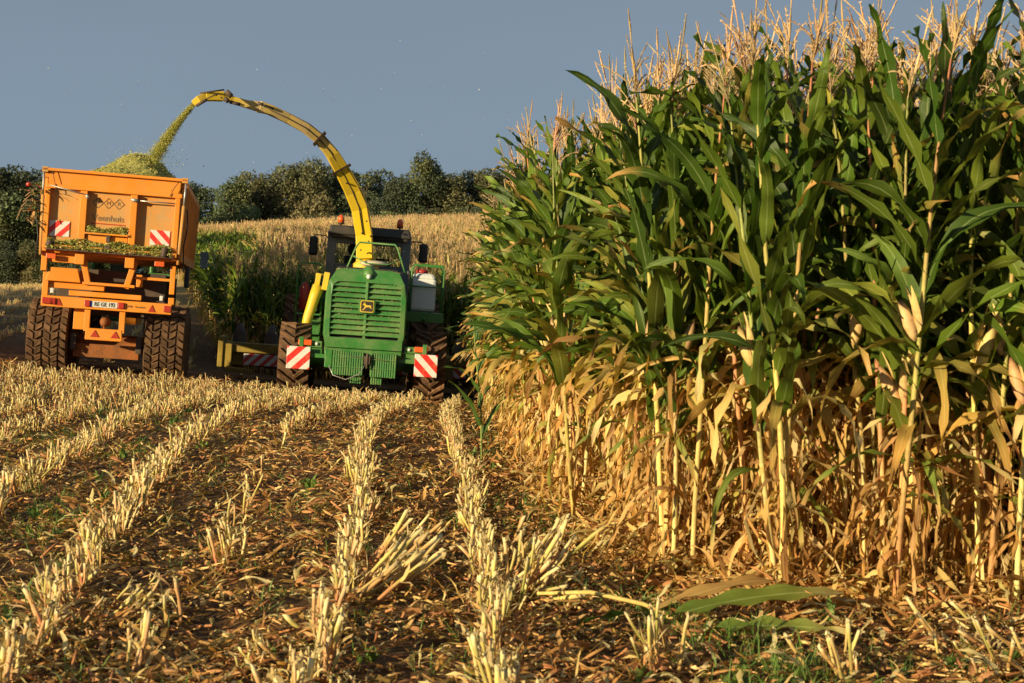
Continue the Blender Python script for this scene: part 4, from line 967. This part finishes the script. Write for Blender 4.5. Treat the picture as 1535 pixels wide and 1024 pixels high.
part('oil_bottle', M['tank'], HV, lambda m: m.lathe([(.0, 0), (.08, .02), (.08, .35), (.03, .42)], 12, ATT, 0, 'z', (-1.08, 1.85, 1.60)), 0)
# yellow air duct rising along the left of the hood
part('air_duct', M['yellow'], HV, lambda m: m.tube([(-1.20, .3, 1.15), (-1.14, .35, 1.50), (-1.03, .4, 1.95), (-.97, .45, 2.14)], [.085, .10, .115, .125], 14, ATT), 0)
part('duct_strap', M['yellow'], HV, lambda m: (m.box((-.995, .35, 2.24), (.10, .04, .34), ATT, rot=(0, R(7), 0)), m.box((-.83, .35, 2.26), (.11, .04, .36), ATT, rot=(0, R(7), 0)), m.box((-.91, .42, 2.38), (.26, .03, .04), ATT)), .005)
# spout
SP = [(547, 388, 35.9), (546, 352, 35.9), (540, 312, 35.8), (529, 285, 35.6), (513, 255, 35.3), (498, 230, 35.0), (480, 209, 34.8), (460, 193, 34.6), (432, 178, 34.4), (406, 166, 34.2), (389, 161, 34.1), (370, 157, 34.0), (350, 151, 33.9), (336, 146, 33.8), (322, 146, 33.7), (309, 147, 33.6), (299, 151, 33.5), (292, 157, 33.5)]
SWD = [25, 25, 26, 25, 22, 19, 17, 16, 15, 15, 17, 13, 12, 14, 13, 11, 10, 9]
def sweep(m, idx, colr, dpt=.30, kx=1., off=0.):
    P = np.array([hl(*SP[i]) for i in idx]); wpx = np.array([SWD[i]*SP[i][2]/F for i in idx])*kx
    T = np.gradient(P, axis=0); T /= np.linalg.norm(T, axis=1)[:, None]
    Yv = np.array((0., 1., 0)); V = []; n = len(P)
    for i in range(n):
        Nn = np.cross(T[i], Yv); Nn /= np.linalg.norm(Nn); B = np.cross(Nn, T[i])
        d = dpt*(wpx[i]/.33)**.5
        for a, b in ((-1, -1), (1, -1), (1, 1), (-1, 1)): V.append(P[i]+Nn*wpx[i]/2*a+B*d/2*b+Nn*off)
    f = [(i*4+j, i*4+(j+1) % 4, (i+1)*4+(j+1) % 4, (i+1)*4+j) for i in range(n-1) for j in range(4)]+[(3, 2, 1, 0), tuple((n-1)*4+j for j in range(4))]
    m.add(V, f, colr)
M['header'] = paint('dusty yellow darkened for shade', (.30, .20, .012), (.14, .10, .05), .8, .6)  # dusty yellow, darkened to put the header's shade into its colour
M['spout'] = None
ms_, t, p = newmat('dusty yellow spout'); M['spout'] = ms_
A = nn(t, 'ShaderNodeAttribute', attribute_name='Col').outputs['Color']; o_ = nn(t, 'ShaderNodeTexCoord').outputs['Object']
sA = nn(t, 'ShaderNodeSeparateXYZ'); t.links.new(A, sA.inputs[0])
k = mathn(t, 'MULTIPLY', sA.outputs[0], rangen(t, noise(t, 5, 6, .7, o_), .25, .6, .35, 1.0), True)
k = mathn(t, 'ADD', k, rangen(t, noise(t, 30, 4, .7, o_), .58, .75, 0, .5), True)
t.links.new(mixc(t, k, (.74, .50, .008), (.47, .34, .15)), p.inputs['Base Color']); t.links.new(rangen(t, k, 0, 1, .35, .85), p.inputs['Roughness'])
dustv = {0: .1, 1: .05, 2: .1, 3: .15, 4: .1, 5: .3, 6: .8, 7: 1, 8: 1, 9: 1, 10: 1, 11: .9, 12: .3, 13: .15, 14: .1, 15: .1, 16: .05, 17: .0}
def dcol(idx): return np.repeat(np.array([(dustv[i],)*3 for i in idx]), 4, axis=0)
i1 = list(range(0, 11)); i2 = [10, 11, 12, 13]; i3 = [13, 14, 15]; i4 = [15, 16, 17]
SPT = part('spout', M['spout'], HV, lambda m: sweep(m, i1, dcol(i1)), .012)
part('spout_section', M['spout'], SPT, lambda m: sweep(m, i2, dcol(i2), .27, .85), .01)
part('spout_head', M['spout'], SPT, lambda m: sweep(m, i3, dcol(i3), .26), .01)
part('spout_flap', M['yellow'], SPT, lambda m: sweep(m, i4, dcol(i4), .24), .01)
def seam(m):      # pipes, flange rings and hinges along the spout
    for off, r_, a, b in ((.02, .012, 1, 10), (-.16, .010, 0, 9)):
        P = []
        for i in range(a, b):
            c_ = hl(*SP[i]); T = hl(*SP[i+1])-c_; T /= np.linalg.norm(T); Nn = np.cross(T, (0, 1, 0)); P.append(c_+Nn*off*(SWD[i]/25)+np.array((0, -.165*(SWD[i]/25)**.5-.012, 0)))
        m.tube(P, r_, 5, ATT)
part('hydraulic_pipe', M['darksteel'], SPT, seam, 0)
for i in (4, 6):
    def fl_(m, i=i):
        c_ = hl(*SP[i]); T = hl(*SP[i+1])-hl(*SP[i-1]); T /= np.linalg.norm(T); Nn = np.cross(T, (0, 1, 0)); Nn /= np.linalg.norm(Nn); hw = SWD[i]*35/F/2+.06
        V = []
        for a in (-.02, .02):
            for n_, b in ((-hw, -.22), (hw, -.22), (hw, .22), (-hw, .22)): V.append(c_+T*a+Nn*n_+np.array((0, b, 0)))
        m.add(V, [(0, 3, 2, 1), (4, 5, 6, 7), (0, 1, 5, 4), (1, 2, 6, 5), (2, 3, 7, 6), (3, 0, 4, 7)], ATT)
    part('flange', M['darksteel'], SPT, fl_, 0)
def hinges(m):
    for (a, b, r_) in ((hl(341, 138, 33.6), hl(349, 146, 33.6), .05), (hl(339, 153, 33.5), hl(344, 149, 33.5), .06), (hl(388, 156, 33.9), hl(396, 158, 33.9), .03), (hl(296, 160, 33.35), hl(311, 151, 33.35), .03), (hl(306, 152, 33.35), hl(330, 141, 33.4), .012), (hl(302, 141, 33.5), hl(338, 136, 33.6), .016), (hl(390, 155, 34), hl(412, 164, 34.1), .016), (hl(346, 154, 33.55), hl(362, 158, 33.6), .035)):
        m.tube([a, b], r_, 8, ATT)
part('hinge', M['darksteel'], SPT, hinges, 0)
for px, py, D in ((520, 275, 35.3), (541, 318, 35.5), (550, 332, 35.6), (543, 350, 35.6), (553, 362, 35.6), (541, 375, 35.6), (551, 380, 35.6), (326, 144, 33.5), (334, 148, 33.5)):
    part('bolt', M['darksteel'], SPT, lambda m, c_=hl(px, py, D): m.tube([c_, c_+np.array((0, -.05, 0))], .02, 7, ATT), 0)
part('spout_turret', M['yellow'], HV, lambda m: m.lathe([(.28, 0), (.28, .14), (.22, .18), (.20, .3)], 24, ATT, 0, 'z', tuple(hl(548, 398, 36.0)-np.array((0, 0, .12)))), 0)
# header across the front
HX = -.25
def hdr(m):
    m.box((HX, 5.4, .62), (5.7, .22, .22), ATT); m.box((HX, 5.6, .35), (5.6, .30, .30), ATT)
    for x in (-2.85, -1.4, 1.0, 2.35): m.box((HX+x*.98, 5.35, .42), (.20, .3, .55), ATT)
    m.box((HX-2.5, 5.2, .10), (.62, .18, .10), ATT, rot=(0, R(4), 0)); m.box((HX-2.95, 5.6, .5), (.12, .9, .7), ATT); m.box((HX+2.95, 5.6, .5), (.12, .9, .7), ATT)
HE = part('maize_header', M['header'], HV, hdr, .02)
for x in (-2.0, 1.45, 2.4):
    o = MB().box((0, 0, 0), (.85 if x < 0 else .6, .01, .26), ATT).build('warning_strip', M['stripeLb' if x < 0 else 'stripeRb'], HE); o.location = (HX+x, 5.235, .36)
def drums(m):
    for i in range(8):
        x = HX-2.6+i*.745
        m.lathe([(.05, .0), (.42, .02), (.42, .06), (.18, .12), (.16, .75), (.05, 1.0)], 20, ATT, 0, 'z', (x, 6.2, .15))
        m.add([(x-.12, 6.2, .15), (x+.12, 6.2, .15), (x, 7.3, .05), (x, 6.3, .5)], [(0, 2, 3), (2, 1, 3), (0, 1, 2), (0, 3, 1)], ATT)
part('gathering_drum', M['darksteel'], HE, drums, 0)
part('feeder_house', M['green'], HV, lambda m: m.box((0, 4.8, .9), (1.0, 1.6, .7), ATT), .02)
# stream of chopped maize leaving the spout, and chaff in the air
def flakes(m, P, s, pal_):
    n = len(P); a = rng.normal(0, 1, (n, 3, 3))*np.asarray(s).reshape(-1, 1, 1)
    cc = np.array(pal_)[rng.integers(0, len(pal_), n)]*rng.uniform(.7, 1.3, (n, 1))
    m.add((P[:, None]+a).reshape(-1, 3), np.arange(3*n).reshape(-1, 3), np.repeat(cc, 3, axis=0), 0, False, rng.normal(0, 1, (3*n, 3)))
PALS = [(.58, .54, .12), (.42, .44, .10), (.66, .60, .22), (.30, .33, .07)]
m = MB(); n = 26000; t_ = rng.random(n)**.85
p0, p1, p2 = np.array(W(292, 158, 32.15)), np.array(W(262, 190, 32.3)), np.array(W(233, 238, 32.9))
P = ((1-t_)**2)[:, None]*p0+(2*t_*(1-t_))[:, None]*p1+(t_**2)[:, None]*p2
P += rng.normal(0, 1, (n, 3))*(.020+.050*t_**1.5)[:, None]
flakes(m, P, .006+.003*rng.random(n), PALS)
n = 1500; P = p2+rng.normal(0, 1, (n, 3))*(.35, .3, .16)+np.array((-.1, 0, -.05)); flakes(m, P, np.full(n, .007), PALS)
tag(m.build('chopped_maize_stream', M['chaff']), 'yellow green stream of chopped maize falling from the spout onto the heap', 'chopped maize', kind='stuff')
hc = MB()
n = 2600; P = np.column_stack([rng.uniform(-.62, .62, n), YR+.25+np.abs(rng.normal(0, .10, n)), 2.50+rng.normal(0, .012, n)])
n2 = 1800; kz = rng.integers(0, 10, n2); P2 = np.column_stack([rng.uniform(-.66, .66, n2), YR+.06+rng.uniform(0, .05, n2), 1.25+kz*.105+.075+rng.normal(0, .004, n2)])
P2[:, 1] += (P2[:, 2]-1)*.06
flakes(hc, np.concatenate([P, P2]), np.full(n+n2, .007), [(.42, .38, .18), (.30, .30, .12), (.5, .42, .22)])
o = hc.build('dusting_of_chaff', M['chaff']); o.matrix_world = HM
tag(o, 'thin dusting of chaff lying on the green hood and grille slats', 'chaff', kind='stuff')
m = MB(); n = 900
P = np.column_stack([rng.uniform(-9, 0, n), rng.uniform(31, 42, n), rng.uniform(-.3, 6.6, n)]); flakes(m, P, rng.uniform(.004, .010, n), [(.55, .5, .3), (.4, .35, .2)])
n = 1500; P = np.column_stack([rng.uniform(-7, -1, n), rng.uniform(32.5, 40, n), rng.uniform(-.6, 2.2, n)]); flakes(m, P, rng.uniform(.004, .010, n), [(.55, .5, .3), (.4, .35, .2)])
tag(m.build('flying_chaff', M['chaff']), 'pale specks of chaff floating in the air around the harvester', 'chaff', kind='stuff')
# ------------------------------------------------------------------ trees beyond the field
def tree_mesh(seed, kind):
    r = np.random.default_rng(seed); crown = MB(); trunk = MB()
    H = 10.; 
    nl = r.integers(13, 19); pal_ = [[(.075, .095, .045), (.11, .12, .05), (.055, .07, .035)], [(.11, .105, .05), (.145, .125, .06), (.08, .085, .042)], [(.065, .08, .05), (.085, .10, .055), (.05, .062, .036)]][kind]
    path = np.array([(0, 0, -.5), (.1, 0, 2), (.0, .15, 5), (.2, .1, 8.5)]); trunk.tube(path, [.28, .22, .15, .04], 8, (.09, .06, .04))
    for i in range(nl):
        z = r.uniform(1.6, 8.9); k = math.sin(min(1, (10.3-z)/6.5)*math.pi*.5); a = r.uniform(0, 6.28); rad = r.uniform(.2, 2.3)*k
        c_ = np.array((math.cos(a)*rad, math.sin(a)*rad, z)); s_ = r.uniform(1.1, 2.0)*(.45+.55*k)*np.array((1, 1, r.uniform(.7, 1.0)))
        trunk.tube([(0, 0, max(1, z-2)), c_*np.array((.5, .5, 1))-np.array((0, 0, .6)), c_], [.09, .06, .02], 5, (.09, .06, .04))
        n = int(620*s_[0]**2/1.6); d = r.normal(0, 1, (n, 3)); d /= np.linalg.norm(d, axis=1)[:, None]
        rr = r.uniform(.55, 1.0, n)**.5*(1+.18*np.sin(d[:, 0]*7+i)*np.sin(d[:, 1]*6+d[:, 2]*5))*(1+.25*(r.random(n) < .06))
        P = c_+d*rr[:, None]*s_; b = r.normal(0, 1, (n, 3)); b /= np.linalg.norm(b, axis=1)[:, None]; e = np.cross(b, r.normal(0, 1, (n, 3))); e /= np.linalg.norm(e, axis=1)[:, None]
        sz_ = r.uniform(.07, .17, n)[:, None]
        V = np.stack([P-b*sz_, P+e*sz_*.6, P+b*sz_, P-e*sz_*.6], 1).reshape(-1, 3)
        base = np.array(pal_[r.integers(3)])*r.uniform(1.1, 1.7); cc = base*r.uniform(.7, 1.35, (n, 1))
        crown.add(V, np.arange(4*n).reshape(-1, 4), np.repeat(cc, 4, axis=0), 0, False, np.repeat(r.normal(0, 1, (n, 3)), 4, axis=0))
    return crown.mesh('crown', M['tree']), trunk.mesh('trunk', M['bark'])
TM = [tree_mesh(11+i, [0, 1, 2, 0, 1, 2][i]) for i in range(6)]
def tree(x, y, h, wsc, v, label, rz, group='trees along the far field border'):
    r_ = empty('tree', (x, y, float(zf(x, y)[0])), (0, 0, rz)); r_.scale = (h/10*wsc, h/10*wsc, h/10*1.0)
    tag(r_, label, 'tree', group)
    for nm, me in zip(('crown', 'trunk'), TM[v]):
        o = bpy.data.objects.new(nm, me); col.objects.link(o); o.parent = r_
TL = [(-20, 246, 118, 0, 1.3), (8, 250, 116, 2, 1.1), (30, 262, 119, 0, .9), (44, 256, 122, 2, 1.0), (66, 268, 118, 0, 1.2), (100, 262, 120, 2, 1.2), (140, 262, 122, 0, 1.2), (180, 266, 121, 2, 1.2), (225, 268, 124, 0, 1.2), (265, 272, 126, 2, 1.1),
      (297, 274, 136, 3, 1.0), (322, 280, 138, 0, 1.1), (348, 264, 134, 3, .9), (372, 256, 140, 1, 1.0), (398, 262, 137, 4, 1.0), (424, 247, 139, 1, 1.1), (450, 246, 141, 4, 1.0), (468, 238, 138, 1, 1.05), (495, 250, 141, 4, 1.0), (520, 254, 137, 2, 1.1),
      (548, 259, 139, 0, 1.0), (568, 254, 142, 5, 1.0), (592, 268, 137, 2, .9), (612, 260, 140, 3, .9), (636, 227, 138, 3, .85), (655, 258, 142, 1, 1.0), (680, 262, 138, 4, 1.1), (706, 256, 141, 1, 1.0), (730, 254, 139, 4, 1.0), (760, 256, 142, 1, 1.1), (800, 250, 140, 3, 1.2), (850, 252, 141, 0, 1.2)]
wh_ = ['broad dark green tree', 'brownish olive tree', 'blackish green tree', 'dark green tree with an uneven top', 'rounded olive brown tree', 'dense deep green tree']
nb = {0: 'at the far left edge above the stubble', 1: 'above the stubble left of the trailer', 2: 'in the dip left of the orange trailer', 3: 'with a knobby top left of the orange trailer', 4: 'just left of the trailer corner', 5: 'behind the left of the trailer', 6: 'behind the tailgate', 7: 'behind the silage heap', 8: 'behind the right of the heap', 9: 'at the right edge of the trailer',
      10: 'first to the right of the trailer', 11: 'second to the right of the trailer', 12: 'third to the right of the trailer', 13: 'left below the spout arch', 14: 'beneath the straight spout section', 15: 'beneath the middle of the spout', 16: 'just left of the tallest olive crown', 17: 'rising inside the spout curve', 18: 'crossed by the flanged part of the spout', 19: 'directly behind the spout column',
      20: 'just right of the spout curve', 21: 'above the cab roof', 22: 'in the low gap above the right beacon', 23: 'left of the tallest tree', 24: 'the tallest, standing above the tan maize', 25: 'right of the tallest tree', 26: 'between the tallest tree and the maize wall', 27: 'near the maize wall', 28: 'touching the maize wall', 29: 'mostly behind the maize wall', 30: 'hidden behind the maize wall', 31: 'deep behind the standing maize'}
for i, (px, ty, D, v, ws) in enumerate(TL):
    D = D+rng.uniform(-2, 2); x = (px-767.5)*D/F; top = 1.6+(430-ty)*D/F; h = top-float(zf(x, D)[0])
    tree(x, D, h*1.03, ws*.85*9.5/max(h, 7), v, wh_[v]+' '+nb[i], rng.uniform(0, 6.28))
for j in range(26):      # shrubs filling the foot of the belt
    px = -20+j*34+rng.uniform(-8, 8); D = 114 if px < 285 else 131; x = (px-767.5)*D/F
    r_ = empty('shrub', (x, D, float(zf(x, D)[0])-.6), (0, 0, rng.uniform(0, 6.28))); r_.scale = (.52, .52, .40 if px < 285 else .46)
    tag(r_, 'dark leafy shrub filling the foot of the tree belt beyond the field', 'shrub', 'shrubs under the far trees')
    o = bpy.data.objects.new('crown', TM[(j*5) % 6][0]); col.objects.link(o); o.parent = r_
for j, (x, y, h, v) in enumerate(((-28.6, 19.8, 11.5, 0), (-29.9, 25, 12.5, 3), (-31.3, 31, 12.5, 2), (-33.5, 38, 13, 0), (-36, 45.5, 13, 5), (-38.5, 53, 13, 3))):  # unseen trees, added to throw shade over the far-left ground
    tree(x, y, h, .95, v, 'large dark unseen tree added outside the picture to shade the left ground', j*1.3, 'unseen trees added for shade on the left')
